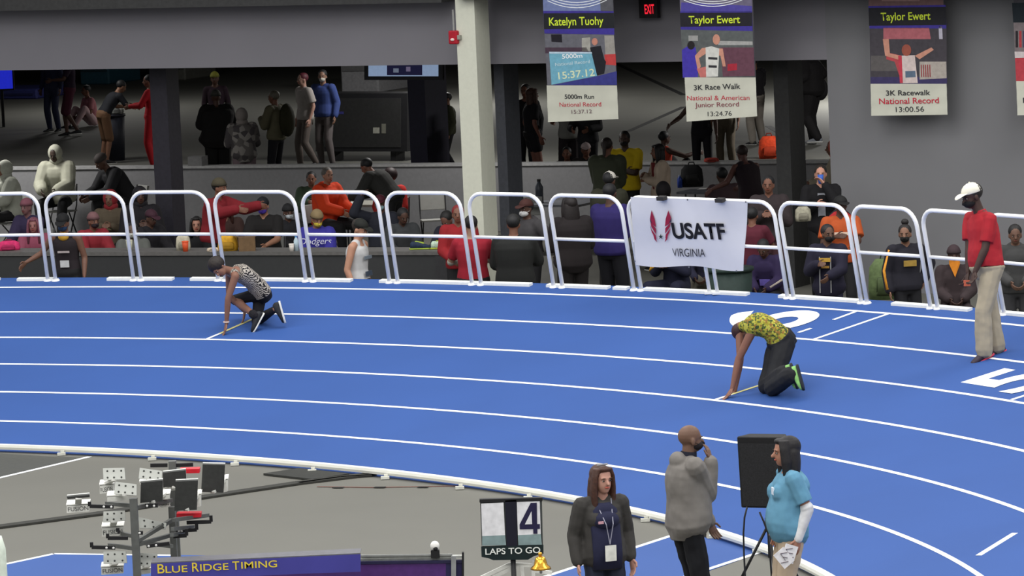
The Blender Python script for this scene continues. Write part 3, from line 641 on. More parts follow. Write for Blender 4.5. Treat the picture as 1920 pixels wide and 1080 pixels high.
# association banner on the rail
A, B = TP(KR, 48.9), TP(KR, 43.6); n = nrm(TP(KR, 46.3, 1) - TP(KR, 46.3)); u = nrm(B - A)
RP = Plane(A, u, n); RP = RP.shift(-.055)
if RP.n @ FW > 0: RP.n = -RP.n; RP.shift = None
assert RP.n @ FW < 0
o_ = RP.hit(1178, 498); ban = thing('rail_banner', 'white vinyl association banner tied to the trackside safety rail', 'banner', o_)
BW = M((214, 214, 220), .45, noise=.04, scale=2.5, spec=.4)
g = G(); TLp, TRp, BRp, BLp = (1181, 370), (1400, 379), (1393, 507), (1191, 497); nx, nz = 26, 14; vs = []
for j in range(nz + 1):
    for i in range(nx + 1):
        a, c = i / nx, j / nz; x = (TLp[0] * (1 - a) + TRp[0] * a) * (1 - c) + (BLp[0] * (1 - a) + BRp[0] * a) * c; y = (TLp[1] * (1 - a) + TRp[1] * a) * (1 - c) + (BLp[1] * (1 - a) + BRp[1] * a) * c
        if c > .85: y += 3 * math.sin(a * 9) * (c - .85) / .15
        vs.append(RP.hit(x, y) + RP.n * (.006 * math.sin(a * 11 + c * 3) + .006 * math.sin(c * 7 - a * 4) - .014))
m_ = len(vs); vs += [v - RP.n * .003 for v in vs]; f = []
for j in range(nz):
    for i in range(nx): q = j * (nx + 1) + i; f += [(q, q + 1, q + nx + 2, q + nx + 1), (q + m_, q + nx + 1 + m_, q + nx + 2 + m_, q + 1 + m_)]
g.add(vs, f); g.build('vinyl_sheet', BW, ban, True, org=o_)
INK = M((22, 20, 24), .6); REDI = M((150, 30, 62), .6)
text('USATF', RP, 1262, 446, 1361, 448, 27, INK, ban, .004, bold=.03, org=o_)
text('VIRGINIA', RP, 1262, 480.5, 1322, 481.5, 14.5, M((50, 48, 54), .6), ban, .004, shear=.1, org=o_)
def zz(px): return [(1160 + x / 5.4, 360 + y / 5.4) for x, y in px]
for wing in ([(335, 185), (365, 270), (380, 355), (335, 320), (320, 260)], [(322, 300), (378, 372), (382, 430), (332, 350)], [(325, 365), (378, 440), (385, 480), (338, 410)], [(350, 425), (378, 470), (392, 508), (365, 480)],
             [(505, 185), (478, 270), (470, 350), (515, 320), (532, 260)], [(528, 310), (474, 365), (472, 425), (520, 350)], [(528, 365), (478, 430), (474, 470), (515, 410)], [(505, 420), (480, 460), (468, 508), (492, 480)]):
    ppoly(RP, zz(wing), REDI, ban, .004, 'wing_print', o_)
for wing in ([(318, 262), (322, 300), (340, 318), (330, 290)], [(320, 330), (326, 362), (336, 372)], [(535, 262), (532, 300), (512, 318), (522, 290)]): ppoly(RP, zz(wing), M((40, 36, 60), .6), ban, .0045, 'wing_print', o_)
st = [(428 + (26 if i % 2 == 0 else 10) * math.sin(math.pi * i / 5), 452 - (30 if i % 2 == 0 else 11) * math.cos(math.pi * i / 5)) for i in range(10)]
ppoly(RP, zz(st), M((34, 44, 44), .6), ban, .004, 'star_print', o_)
for x0, y0 in ((443, 60), (1035, 80)):
    q = RP.hit(1160 + x0 / 5.4, 360 + y0 / 5.4) + RP.n * .012; g = G(); g.box(q, (.055, .035, .022), np.array([RP.u, -RP.n, RP.v]).T); g.build('strap', M((52, 50, 50), .8), ban, org=o_)
for x0, y0 in ((700, 78), (715, 760), (1195, 800), (165, 700), (1290, 100)): ppoly(RP, circ(1160 + x0 / 5.4, 360 + y0 / 5.4, 1.6, 1.6, 10), M((120, 120, 124), .4, .5), ban, .006, 'eyelet', o_)
# ---- hanging record banners
BANW = M((196, 196, 182), .7, noise=.05, scale=4)
def hbanner(label, pl, corners, split, org_px, rod=True):
    o = pl.hit(*org_px); t = thing('record_banner', label, 'banner', o, 0, 'record banners hanging in front of the wall'); tl, tr, br, bl = corners
    lf = lambda a, b, y: (a[0] + (b[0] - a[0]) * (y - a[1]) / (b[1] - a[1]), y)
    g = G(); g.slab([pl.hit(*q) for q in (tl, tr, br, bl)], -pl.n * .006); g.build('banner_cloth', M((70, 68, 74), .8), t, org=o)
    sl, sr = lf(tl, bl, split), lf(tr, br, split)
    g = G(); vs = []; nx, nz = 12, 8
    for j in range(nz + 1):
        for i in range(nx + 1):
            a, c = i / nx, j / nz; x = (sl[0] * (1 - a) + sr[0] * a) * (1 - c) + (bl[0] * (1 - a) + br[0] * a) * c; y = (sl[1] * (1 - a) + sr[1] * a) * (1 - c) + (bl[1] * (1 - a) + br[1] * a) * c
            vs.append(pl.hit(x, y) + pl.n * (.006 + .003 * math.sin(c * 14 + a * 2)))
    m_ = len(vs); vs += [v - pl.n * .002 for v in vs]; f = []
    for j in range(nz):
        for i in range(nx): q = j * (nx + 1) + i; f += [(q, q + 1, q + nx + 2, q + nx + 1), (q + m_, q + nx + 1 + m_, q + nx + 2 + m_, q + 1 + m_)]
    g.add(vs, f); g.build('text_panel', BANW, t, True, org=o)
    return t, o, lf
BP = WP.shift(-1.1); BP2 = WP.shift(-.35)
K1, R1, Y1 = M((46, 46, 50), .7), M((186, 40, 62), .7), M((206, 226, 60), .7)
PUR, DBL = M((60, 50, 140), .7), M((38, 34, 60), .7)
def pz(ox, oy, k): return lambda *px: [(ox + x / k, oy + y / k) for x, y in px]
# banner 1 (4.5x crop at 980,0)
t, o, lf = hbanner('record banner showing a pale blue time board and a 5000m text', BP, ((1017, -60), (1147, -60), (1160, 223), (1028, 229)), 160, (1090, 228)); z = pz(980, 0, 4.5)
pp = lambda px, m, off=.004, nm='print': ppoly(BP, z(*px), m, t, off, nm, o)
pp([(165, -200), (755, -200), (765, 95), (175, 95)], M((110, 122, 165), .7)); pp([(640, -200), (755, -200), (765, 95), (660, 95)], M((84, 84, 90), .7), .0045)
for q in (0, 1, 2):
    for i in range(10):
        x0, x1 = 210 + 50 * i, 260 + 50 * i; fy = lambda x: 62 - 22 * q - ((x - 455) / 250) ** 2 * 62
        pp([(x0, fy(x0)), (x1, fy(x1)), (x1, fy(x1) + 6), (x0, fy(x0) + 6)], LINE, .005, 'ring_print')
pp([(175, 92), (768, 92), (775, 292), (185, 282)], PUR, .0045); pp([(178, 112), (770, 108), (774, 238), (182, 246)], M((28, 30, 34), .7), .005)
text('Katelyn Tuohy', BP, 1029, 48, 1131, 46, 15, Y1, t, .007, bold=.012, org=o)
pp([(185, 285), (772, 292), (795, 715), (210, 718)], M((100, 100, 108), .7)); pp([(190, 400), (540, 400), (560, 440), (192, 450)], M((70, 52, 66), .7), .0045); pp([(240, 290), (330, 290), (335, 358), (245, 352)], M((24, 20, 30), .7), .005)
pp([(500, 320), (570, 315), (575, 430), (500, 430)], M((160, 158, 150), .7), .0045); pp([(690, 300), (770, 300), (785, 470), (700, 470)], M((150, 146, 140), .7), .0045); pp([(690, 460), (785, 455), (790, 552), (700, 545)], M((186, 62, 62), .7), .005)
pp([(250, 718), (640, 640), (795, 600), (796, 716)], M((54, 56, 128), .7), .005)
ppoly(BP, circ(1115.5, 78, 5.6, 7, 12), M((190, 130, 112), .7), t, .007, 'print', o); pp([(570, 400), (660, 385), (690, 500), (705, 520), (690, 620), (620, 640), (600, 560)], M((26, 26, 34), .7), .006)
pp([(225, 440), (582, 442), (630, 640), (245, 715)], M((110, 168, 190), .7), .007); pp([(225, 436), (584, 438), (588, 452), (228, 452)], M((180, 200, 215), .7), .008)
text('5000m', BP, 1054, 110, 1092, 108, 8, LINE, t, .009, bold=.01, org=o); text('National Record', BP, 1041, 124, 1106, 118, 6, M((200, 220, 225), .6), t, .009, org=o); text('15:37.12', BP, 1044, 149, 1112, 142, 13, M((215, 225, 190), .6), t, .009, bold=.012, org=o)
text('5000m Run', BP, 1059, 185, 1114, 185, 8, K1, t, .012, bold=.01, org=o); text('National Record', BP, 1049, 200, 1127, 199, 8, R1, t, .012, org=o); text('15:37.12', BP, 1070, 213, 1108, 212, 7, M((110, 86, 92), .6), t, .012, org=o)
# banner 2 (4.5x crop at 1240,0)
t, o, lf = hbanner('record banner showing an athlete with hands on hips above 3K Race Walk', BP, ((1274, -60), (1409, -60), (1420, 218), (1288, 228)), 145, (1350, 226)); z = pz(1240, 0, 4.5)
pp([(150, -200), (760, -200), (768, 95), (160, 95)], M((104, 98, 120), .7)); pp([(170, 20), (765, 50), (768, 100), (165, 95)], M((76, 68, 150), .7), .0045)
for q in (0, 1, 2):
    for i in range(10):
        x0, x1 = 190 + 50 * i, 240 + 50 * i; fy = lambda x: 50 - 20 * q - ((x - 435) / 250) ** 2 * 55
        pp([(x0, fy(x0)), (x1, fy(x1)), (x1, fy(x1) + 6), (x0, fy(x0) + 6)], LINE, .005, 'ring_print')
pp([(160, 95), (765, 95), (772, 262), (165, 250)], PUR, .0045); pp([(160, 108), (766, 105), (768, 220), (163, 226)], M((30, 28, 36), .7), .005)
text('Taylor Ewert', BP, 1292, 44, 1388, 43, 14, Y1, t, .007, bold=.012, org=o)
pp([(165, 250), (772, 262), (790, 645), (182, 655)], M((88, 92, 92), .7)); pp([(480, 345), (770, 350), (772, 380), (480, 380)], M((160, 160, 158), .7), .0045); pp([(230, 300), (310, 300), (310, 345), (230, 345)], M((150, 150, 148), .7), .0045)
pp([(500, 400), (780, 400), (790, 640), (520, 645)], M((98, 62, 76), .7), .0045); pp([(175, 420), (230, 385), (290, 400), (310, 520), (310, 650), (182, 655)], M((64, 52, 160), .7), .005); ppoly(BP, circ(1296, 85, 7, 8), M((30, 26, 30), .7), t, .0055, 'print', o)
SKN = M((196, 140, 120), .7)
pp([(285, 470), (345, 405), (390, 400), (520, 410), (545, 560), (520, 560), (500, 470), (380, 450), (320, 490), (335, 560), (310, 600)], SKN, .006); pp([(375, 400), (425, 390), (490, 410), (480, 645), (380, 650)], M((206, 206, 200), .7), .007); ppoly(BP, circ(1343.5, 74, 6.8, 10), SKN, t, .008, 'print', o); pp([(300, 580), (380, 560), (390, 650), (330, 652)], M((190, 110, 104), .7), .0065)
pp([(398, 480), (475, 485), (475, 505), (398, 500)], K1, .008); pp([(400, 550), (470, 552), (470, 572), (400, 570)], K1, .008); pp([(560, 540), (640, 535), (640, 590), (560, 600)], M((160, 40, 56), .7), .006)
text('3K Race Walk', BP, 1301, 169, 1388, 166, 9.5, K1, t, .012, bold=.01, org=o); text('National & American', BP, 1288, 188, 1405, 187, 8.5, R1, t, .012, org=o); text('Junior Record', BP, 1305, 201, 1387, 199, 8.5, M((130, 60, 72), .6), t, .012, org=o); text('13:24.76', BP, 1325, 218, 1370, 216.5, 8.5, K1, t, .012, org=o)
# banner 3 (4.5x crop at 1600,0)
t, o, lf = hbanner('record banner showing an athlete with raised arms above 3K Racewalk', BP2, ((1628, -60), (1768, -60), (1777, 215), (1634, 217)), 157, (1705, 216)); z = pz(1600, 0, 4.5)
pp = lambda px, m, off=.004, nm='print': ppoly(BP2, z(*px), m, t, off, nm, o)
pp([(125, -200), (745, -200), (762, 50), (130, 60)], M((110, 84, 84), .7)); pp([(240, -100), (560, -100), (560, 10), (240, 10)], M((150, 120, 116), .7), .0045)
pp([(128, 50), (780, 42), (786, 240), (138, 240)], PUR, .0045); pp([(130, 66), (782, 58), (784, 210), (134, 218)], M((28, 28, 34), .7), .005)
text('Taylor Ewert', BP2, 1652, 38.5, 1745, 36.5, 14.5, Y1, t, .007, bold=.012, org=o)
pp([(138, 238), (786, 232), (792, 705), (146, 712)], M((66, 62, 68), .7)); pp([(145, 650), (792, 650), (792, 706), (146, 712)], M((58, 52, 92), .7), .0045); pp([(255, 235), (640, 235), (655, 330), (255, 330)], M((170, 96, 104), .7), .0045); pp([(720, 220), (750, 220), (755, 330), (725, 330)], M((180, 176, 190), .7), .0045)
pp([(150, 470), (400, 470), (400, 600), (150, 600)], M((90, 86, 86), .7), .0045); pp([(560, 520), (785, 520), (788, 660), (560, 670)], M((168, 160, 152), .7), .005)
for q in range(5): pp([(570 + 18 * q, 545), (578 + 18 * q, 545), (582 + 18 * q, 650), (574 + 18 * q, 650)], M((140, 50, 56), .7), .006)
pp([(280, 440), (410, 470), (420, 690), (390, 640), (350, 520), (280, 500)], M((176, 70, 76), .7), .006); pp([(520, 470), (660, 400), (680, 420), (560, 500)], SKN, .006); pp([(250, 330), (300, 330), (310, 450), (400, 470), (390, 505), (270, 470)], SKN, .0065)
pp([(395, 470), (520, 465), (545, 700), (400, 702)], M((206, 190, 186), .7), .007); pp([(440, 600), (525, 598), (528, 650), (442, 655)], M((90, 108, 128), .7), .008); ppoly(BP2, circ(1700, 94, 9, 11), M((150, 80, 66), .7), t, .008, 'print', o); pp([(380, 470), (410, 470), (420, 700), (395, 700)], M((190, 60, 76), .7), .0085)
text('3K Racewalk', BP2, 1661, 179, 1744, 178, 9.5, K1, t, .012, bold=.01, org=o); text('National Record', BP2, 1648, 195, 1760, 193, 10.5, R1, t, .012, bold=.01, org=o); text('13:00.56', BP2, 1677, 210, 1730, 209, 9.5, K1, t, .012, org=o)
# banner 4, cut by the frame
t, o, lf = hbanner('record banner cut by the right edge of the frame with a red and white picture', BP2, ((1898, -60), (2040, -60), (2050, 214), (1908, 216)), 152, (1975, 215))
pp([(1340, 25), (1990, 15), (1990, 190), (1350, 190)], M((20, 30, 38), .7), .0045); pp([(1352, 190), (2000, 190), (2010, 440), (1365, 440)], M((120, 110, 112), .7), .004); pp([(1365, 490), (1600, 470), (2010, 560), (2015, 684), (1375, 684)], M((176, 60, 70), .7), .005); pp([(1362, 435), (1640, 440), (1640, 480), (1365, 490)], M((200, 190, 190), .7), .006)
for i in range(7): pp([(1370 + 30 * i, 260), (1390 + 30 * i, 260), (1392 + 30 * i, 400), (1370 + 30 * i, 400)], M(((40, 36, 40), (170, 60, 66), (70, 64, 90))[i % 3], .7), .006)
text('Record', BP2, 1917, 193, 1990, 191, 10, K1, t, .012, org=o)
# ---- fire alarm and conduit on the pale column, exit sign
ap = WP.shift(-.78); q = ap.hit(851, 70); r = thing('fire_alarm', 'red fire alarm strobe on the side of the pale column', 'alarm', q)
Rw = np.array([WP.u, -WP.n, V(0, 0, 1)]).T
g = G(); g.box((0, 0, 0), (.07, .04, .095), Rw); o_b = g.build('alarm_body', M((176, 26, 44), .5), r); bv = o_b.modifiers.new('round', 'BEVEL'); bv.width = .02; bv.segments = 3
g = G(); g.ell(WP.n * .045 + V(0, 0, -.03), (.03, .02, .022)); g.build('strobe_lens', M((236, 210, 205), .2), r, True)
c0 = ap.hit(851, 62) - q; c1 = ap.hit(849, 18) - q; g = G(); g.tube([c0, c1], .013, 8, up=V(1, 0, 0)); g.build('conduit', M((150, 150, 148), .5), r)
g = G(); g.box((ap.hit(858, 70) - q), (.05, .03, .03), Rw); g.build('mount', M((150, 150, 140), .5), r)
ep = WP.shift(-.12); q = ep.hit(1218, 16); r = thing('exit_sign', 'red lit exit sign on the upper wall between two record banners', 'sign', q)
g = G(); g.box((0, 0, 0), (.14, .05, .13), Rw); g.build('sign_housing', M((30, 26, 28), .6), r)
text('EXIT', Plane(q + WP.n * .052, WP.u, V(0, 0, 1)), 1209, 26, 1227, 25, 17, M((255, 40, 60), .5, emit=.9), r, .006, bold=.02, org=q)
# ---- hanging television
tp_ = WP.shift(2.2); q = tp_.hit(755, 133); r = thing('television', 'wall-hung television with a lit pale picture beneath the beam', 'television', q)
def tvbox(nm, x0, y0, x1, y1, d0, d1, mat, emit=False):
    g = G(); a, b, c, d = [tp_.hit(*p) for p in ((x0, y0), (x1, y0), (x1, y1), (x0, y1))]; g.slab([v + WP.n * d1 for v in (a, b, c, d)], -WP.n * (d1 - d0)); return g.build(nm, mat, r, org=q)
tvbox('bezel', 683, 100, 830, 150, -.05, .0, M((14, 14, 24), .4)); tvbox('screen', 691, 104, 822, 143, 0, .004, M((150, 172, 205), .3, emit=.55)); tvbox('screen_picture', 726, 104, 792, 141, .005, .007, M((26, 26, 60), .4, emit=.5)); tvbox('screen_picture', 738, 128, 748, 136, .008, .009, M((120, 130, 150), .4, emit=.5)); tvbox('screen_picture', 762, 125, 770, 134, .008, .009, M((120, 110, 140), .4, emit=.5))
g = G(); g.bar(tp_.hit(756, 100) - q, V(*(tp_.hit(756, 100) - q)[:2], LZ + .3 - q[2]), .05, .05); g.build('ceiling_mount', BLACK, r)
# ================================================================== CHAIRS, TABLES AND THINGS ON THEM
def protochair():
    r = thing('folding_chair', 'x', 'chair'); c = M((150, 150, 146), .6, noise=.04); m = M((70, 70, 72), .4, .6)
    g = G(); g.slab([(-.21, -.2, .40), (.21, -.2, .40), (.20, .2, .41), (-.20, .2, .41)], (0, 0, .025)); g.build('seat', c, r)
    g = G(); g.slab([(-.21, -.22, .56), (.21, -.22, .56), (.20, -.27, .84), (-.20, -.27, .84)], (0, -.02, .0)); o = g.build('backrest', c, r); b = o.modifiers.new('round', 'BEVEL'); b.width = .02; b.segments = 2
    for s in (1, -1):
        g = G(); g.tube([(.2 * s, .2, 0), (.2 * s, -.2, .5), (.2 * s, -.26, .84)], .012, 6, up=V(1, 0, 0)); g.build('leg', m, r)
        g = G(); g.tube([(.18 * s, -.22, 0), (.18 * s, .12, .40)], .012, 6, up=V(1, 0, 0)); g.build('leg', m, r)
    return r
CHAIR = protochair(); used = []
def put_chair(x, y, rz, label, group=None, z=0):
    if not used: r = CHAIR; used.append(1)
    else:
        r = CHAIR.copy(); COL.objects.link(r)
        for ch in CHAIR.children: c = ch.copy(); COL.objects.link(c); c.parent = r
    r.location = (x, y, z); r.rotation_euler = (0, 0, rz); r['label'] = label
    if group: r['group'] = group
    elif 'group' in r: del r['group']
def sitter(label, px, py, h, yaw, **kw):
    p = crowd(label, px, py, h, yaw, kind=kw.pop('kind', 'sit'), **kw); a = p.rotation_euler[2]; k = h / 1.75
    put_chair(p.location[0], p.location[1], a, 'grey folding chair under a seated spectator in the rear seating area', 'folding chairs under the seated spectators', z=-(.0))
    return p
def chairpx(x, y, rz, label): q = PZ(x, y, .84); put_chair(q[0], q[1], math.radians(rz), label, None)
def table(label, x0, x1, y, dpt=.75, z=.74, col=(132, 132, 130)):
    a = PZ(x0, y, z); b = PZ(x1, y, z); a_, b_ = a, V(*(a[:2] + UW[:2] * np.linalg.norm((b - a)[:2])), z); n = V(-UW[1], UW[0], 0); r = thing('folding_table', label, 'table', (a_[0], a_[1], 0)); o = V(a_[0], a_[1], 0)
    g = G(); g.slab([a_ - o, b_ - o, b_ - o + n * dpt, a_ - o + n * dpt], (0, 0, -.035)); t = g.build('table_top', M(col, .6), r); L = np.linalg.norm(b_ - a_)
    for u in (.12, L - .12):
        for v in (.08, dpt - .08): p = UW * u + n * v; g = G(); g.tube([p, p + V(0, 0, z - .03)], .015, 6, up=V(1, 0, 0)); g.build('leg', M((60, 60, 62), .4, .5), r)
    return r
table('long grey folding table in front of the white-hooded spectator', 40, 190, 348)
table('pale folding table beside the orange-hooded spectator', 598, 715, 384, col=(150, 148, 140))
table('dark folding table holding a blue can and a paper sheet', 1268, 1405, 360, dpt=.5, col=(84, 86, 92))
table('small grey folding table behind the black-capped spectators', 948, 1085, 384, col=(110, 112, 118))
for q in ((826, 322, 200, 'empty pale folding chair farthest from the counter, left of the pale column'), (772, 330, 150, 'empty pale folding chair between the red-jacketed spectator and the pale column'), (812, 362, 185, 'empty pale folding chair nearest the counter, behind the sports shoes'), (238, 322, 20, 'grey folding chair left of the dark pillar'),
          (988, 372, 170, 'pale folding chair right of the dark blue pillar behind the black-clad man'), (1372, 372, 160, 'pale folding chair behind the right end of the association banner')): chairpx(*q)
def item(name, label, cat, x, y, z, fn, group=None, d=None):
    q = PZ(x, y, z) if d is None else d; r = thing(name, label, cat, q, 0, group); fn(r); return r
def bottle(c, capc, h=.22, w=.033):
    def f(r):
        g = G(); X, Y = V(1, 0, 0), V(0, 1, 0); g.loft([(V(0, 0, 0), X, Y, w, w), (V(0, 0, h * .68), X, Y, w, w), (V(0, 0, h * .85), X, Y, w * .5, w * .5), (V(0, 0, h * .92), X, Y, w * .4, w * .4)], 12); g.build('bottle_body', M(c, .3), r, True)
        g = G(); g.loft([(V(0, 0, h * .9), X, Y, w * .48, w * .48), (V(0, 0, h), X, Y, w * .48, w * .48)], 10); g.build('bottle_cap', M(capc, .5), r)
    return f
def bag(c, w, d_, h, strap=True):
    def f(r):
        g = G(); X, Y = V(1, 0, 0), V(0, 1, 0); g.loft([(V(0, 0, 0), X, Y, w * .95, d_), (V(0, 0, h * .3), X, Y, w, d_), (V(0, 0, h * .8), X, Y, w * .9, d_ * .8), (V(0, 0, h), X, Y, w * .55, d_ * .45)], 14, 3); g.build('bag_body', M(c, .8, noise=.25), r, True)
        g = G(); g.loft([(V(0, -d_, h * .12), X, V(0, 0, 1), w * .6, h * .0 + .01), (V(0, -d_ * 1.35, h * .2), X, V(0, 0, 1), w * .6, .02), (V(0, -d_ * 1.3, h * .5), X, V(0, 0, 1), w * .55, .02), (V(0, -d_, h * .55), X, V(0, 0, 1), w * .5, .01)], 10, 3); g.build('front_pocket', M(tuple(int(v * .8) for v in c), .8), r, True)
        if strap: g = G(); g.tube([V(-w * .3, 0, h * .95), V(-w * .2, 0, h * 1.12), V(w * .2, 0, h * 1.12), V(w * .3, 0, h * .95)], .009, 6, up=Y); g.build('handle', M(tuple(int(v * .6) for v in c), .8), r, True)
    return f
def cup(c, h=.12, w=.04):
    def f(r):
        X, Y = V(1, 0, 0), V(0, 1, 0); g = G(); g.loft([(V(0, 0, 0), X, Y, w * .75, w * .75), (V(0, 0, h), X, Y, w, w)], 14); g.build('cup_body', M(c, .5), r, True); g = G(); g.loft([(V(0, 0, h), X, Y, w * 1.08, w * 1.08), (V(0, 0, h + .012), X, Y, w, w)], 14); g.build('lid', M(tuple(min(255, int(v * 1.1)) for v in c), .5), r)
    return f
def carton(c, w, d_, h):
    def f(r):
        g = G(); g.box((0, 0, h / 2), (w / 2, d_ / 2, h / 2)); g.build('box_body', M(c, .85), r)
        for s in (1, -1): g = G(); g.slab([(s * w / 2, -d_ / 2, h), (s * w / 2, d_ / 2, h), (s * w * .85, d_ / 2, h + w * .12), (s * w * .85, -d_ / 2, h + w * .12)], (0, 0, .004)); g.build('flap', M(c, .85), r)
    return f
def shoeitem(c, c2):
    def f(r):
        g = G(); Y, Z = V(0, 1, 0), V(0, 0, 1); X = V(1, 0, 0)
        g.loft([(X * q + Z * z, Y, Z, a, b) for q, z, a, b in ((-.14, .05, .02, .03), (-.12, .06, .035, .05), (-.04, .06, .042, .052), (.04, .045, .045, .035), (.11, .035, .045, .022), (.15, .028, .02, .012))], 12); g.build('shoe_upper', M(c, .7, noise=.3, scale=40), r, True)
        g = G(); g.loft([(X * q + Z * .012, Y, Z, a, .012) for q, a in ((-.15, .02), (-.12, .036), (0, .036), (.1, .048), (.16, .02))], 12, 3); g.build('shoe_sole', M(c2, .6), r, True)
        g = G(); g.cone(X * -.06 + Z * .1, X * .03 + Z * .08, .02, .02, 8); g.build('shoe_tongue', M(c2, .7), r, True)
    return f
item('duffel_bag', 'bright pink bag on the counter at the far left', 'bag', 17, 469, 1.05, bag((196, 46, 100), .16, .07, .13))
item('takeaway_bag', 'cream paper bag on the counter behind an orange cup', 'bag', 344, 469, 1.05, bag((176, 170, 150), .10, .06, .21, False)); item('paper_cup', 'orange paper cup on the counter in front of a cream bag', 'cup', 348, 471.5, 1.05, cup((206, 78, 38), .13, .045))
item('towel_bundle', 'mustard yellow towel bundle on the counter behind the zebra-singlet athlete', 'towel', 428, 470, 1.05, bag((196, 148, 40), .14, .07, .21, False)); item('food_tray', 'white crumpled snack wrapper at the counter edge left of the yellow towel', 'wrapper', 400, 471, 1.05, bag((196, 180, 160), .09, .05, .05, False))
item('cardboard_box', 'tan cardboard box on the counter beside the yellow towel', 'box', 464, 470, 1.05, carton((104, 82, 58), .22, .18, .19))
item('water_bottle', 'water bottle with a blue label on the counter near the tan-capped spectator', 'bottle', 556, 470, 1.05, bottle((180, 200, 210), (60, 130, 190), .2)); item('paper_cup', 'white paper cup on the counter left of the water bottle', 'cup', 547, 471, 1.05, cup((214, 208, 200), .09, .035))
item('paper_cup', 'cream paper cup on the counter in front of the grey-hooded spectator', 'cup', 243, 470.5, 1.05, cup((190, 190, 168), .14, .045))
item('running_shoe', 'black running shoe with lime edging on the counter, left of the brighter shoe', 'shoe', 789, 468, 1.05, shoeitem((30, 44, 66), (150, 170, 60))); item('running_shoe', 'lime and white running shoe on the counter near the pale column', 'shoe', 828, 467, 1.05, shoeitem((180, 200, 180), (150, 160, 50)))
item('water_bottle', 'clear water bottle on the long table beside the white-hooded spectator', 'bottle', 152, 344, .74, bottle((170, 175, 172), (200, 200, 200), .26, .04)); item('duffel_bag', 'flat black bag on the long table in front of the white-hooded spectator', 'bag', 105, 345, .74, bag((30, 30, 26), .3, .12, .14))
item('drink_can', 'blue drink can on the dark table behind the association banner', 'can', 1275, 352, .74, bottle((36, 60, 140), (140, 150, 170), .2, .04)); item('duffel_bag', 'black bag standing on the dark table behind the white-shirted girl', 'bag', 1298, 350, .74, bag((24, 24, 26), .18, .1, .34))
def sheet(r): g = G(); g.slab([(-.18, -.1, .003), (.16, -.1, .003), (.2, .12, .003), (-.12, .12, .003)], (0, 0, .003)); g.build('paper', M((206, 206, 204), .7), r)
item('paper_sheet', 'white paper sheet on the dark table behind the association banner', 'paper', 1328, 354, .74, sheet); item('paper_sheet', 'white napkin on the pale table before the orange-hooded spectator', 'paper', 655, 381, .74, sheet)
item('tumbler', 'tall grey insulated tumbler on the table behind the black-capped spectators', 'bottle', 1012, 380, .74, bottle((60, 64, 72), (30, 30, 32), .36, .06))
def bin_(c, w, h, litter=False):
    def f(r):
        X, Y = V(1, 0, 0), V(0, 1, 0); g = G(); g.loft([(V(0, 0, 0), X, Y, w * .85, w * .85), (V(0, 0, h * .96), X, Y, w, w)], 18); g.build('bin_body', M(c, .6), r, True); g = G(); g.loft([(V(0, 0, h * .95), X, Y, w * 1.07, w * 1.07), (V(0, 0, h), X, Y, w * 1.07, w * 1.07)], 18); g.build('rim', M(c, .5), r, True)
        if litter:
            for i in range(5): g = G(); a = i * 1.3; g.ell((w * .5 * math.cos(a), w * .5 * math.sin(a), h + .06), (.12, .1, .10), seg=8, rings=5); g.build('litter', M(((150, 150, 145), (110, 112, 110), (170, 168, 160))[i % 3], .7), r)
    return f
q = PZ(214, 302, 0); item('trash_bin', 'black trash bin heaped with litter on the rear hall floor', 'bin', 0, 0, 0, bin_((26, 28, 38), .25, .92, True), d=q)
q = PZ(1366, 501, .95); item('trash_bin', 'dark green trash bin below the right end of the association banner', 'bin', 0, 0, 0, bin_((34, 50, 46), .30, .95), d=(q[0], q[1], 0))
q = PZ(1443, 298, 0); item('backpack', 'orange backpack on the rear hall floor left of the dark pillar', 'bag', 0, 0, 0, bag((206, 66, 30), .2, .14, .42), d=q)
q = LG.hit(1395 / 1, 297); item('sport_cap', 'small red cap lying on the ledge behind the bending maroon spectator', 'cap', 0, 0, 0, bag((160, 60, 50), .12, .06, .06, False), d=PZ(1334, 303, 1.1))
# dark padded cabinet in the rear hall
q = PZ(682, 304, 0); r = thing('display_case', 'large dark display board on legs in the rear hall below the television', 'board', q)
def rb(nm, x0, y0, x1, y1, d0, d1, mat):
    pl = Plane(q, UW, V(0, 0, 1)); g = G(); g.slab([pl.hit(*p) + pl.n * d1 for p in ((x0, y0), (x1, y0), (x1, y1), (x0, y1))], -pl.n * (d1 - d0)); g.build(nm, mat, r, org=q)
rb('board_body', 592, 175, 763, 284, -.5, 0, M((30, 30, 32), .45)); rb('front_panel', 603, 184, 752, 276, 0, .01, M((44, 44, 44), .4)); rb('painted_glint', 625, 209, 645, 214, .011, .013, M((60, 60, 130), .5)); rb('painted_glint', 700, 239, 712, 250, .011, .013, M((150, 150, 140), .5)); rb('painted_glint', 716, 232, 724, 250, .011, .013, M((110, 110, 100), .5))  # glints on the dark panel are painted as small coloured patches
for x in (620, 735): rb('leg', x - 5, 280, x + 5, 304, -.4, -.05, M((34, 34, 36), .5))
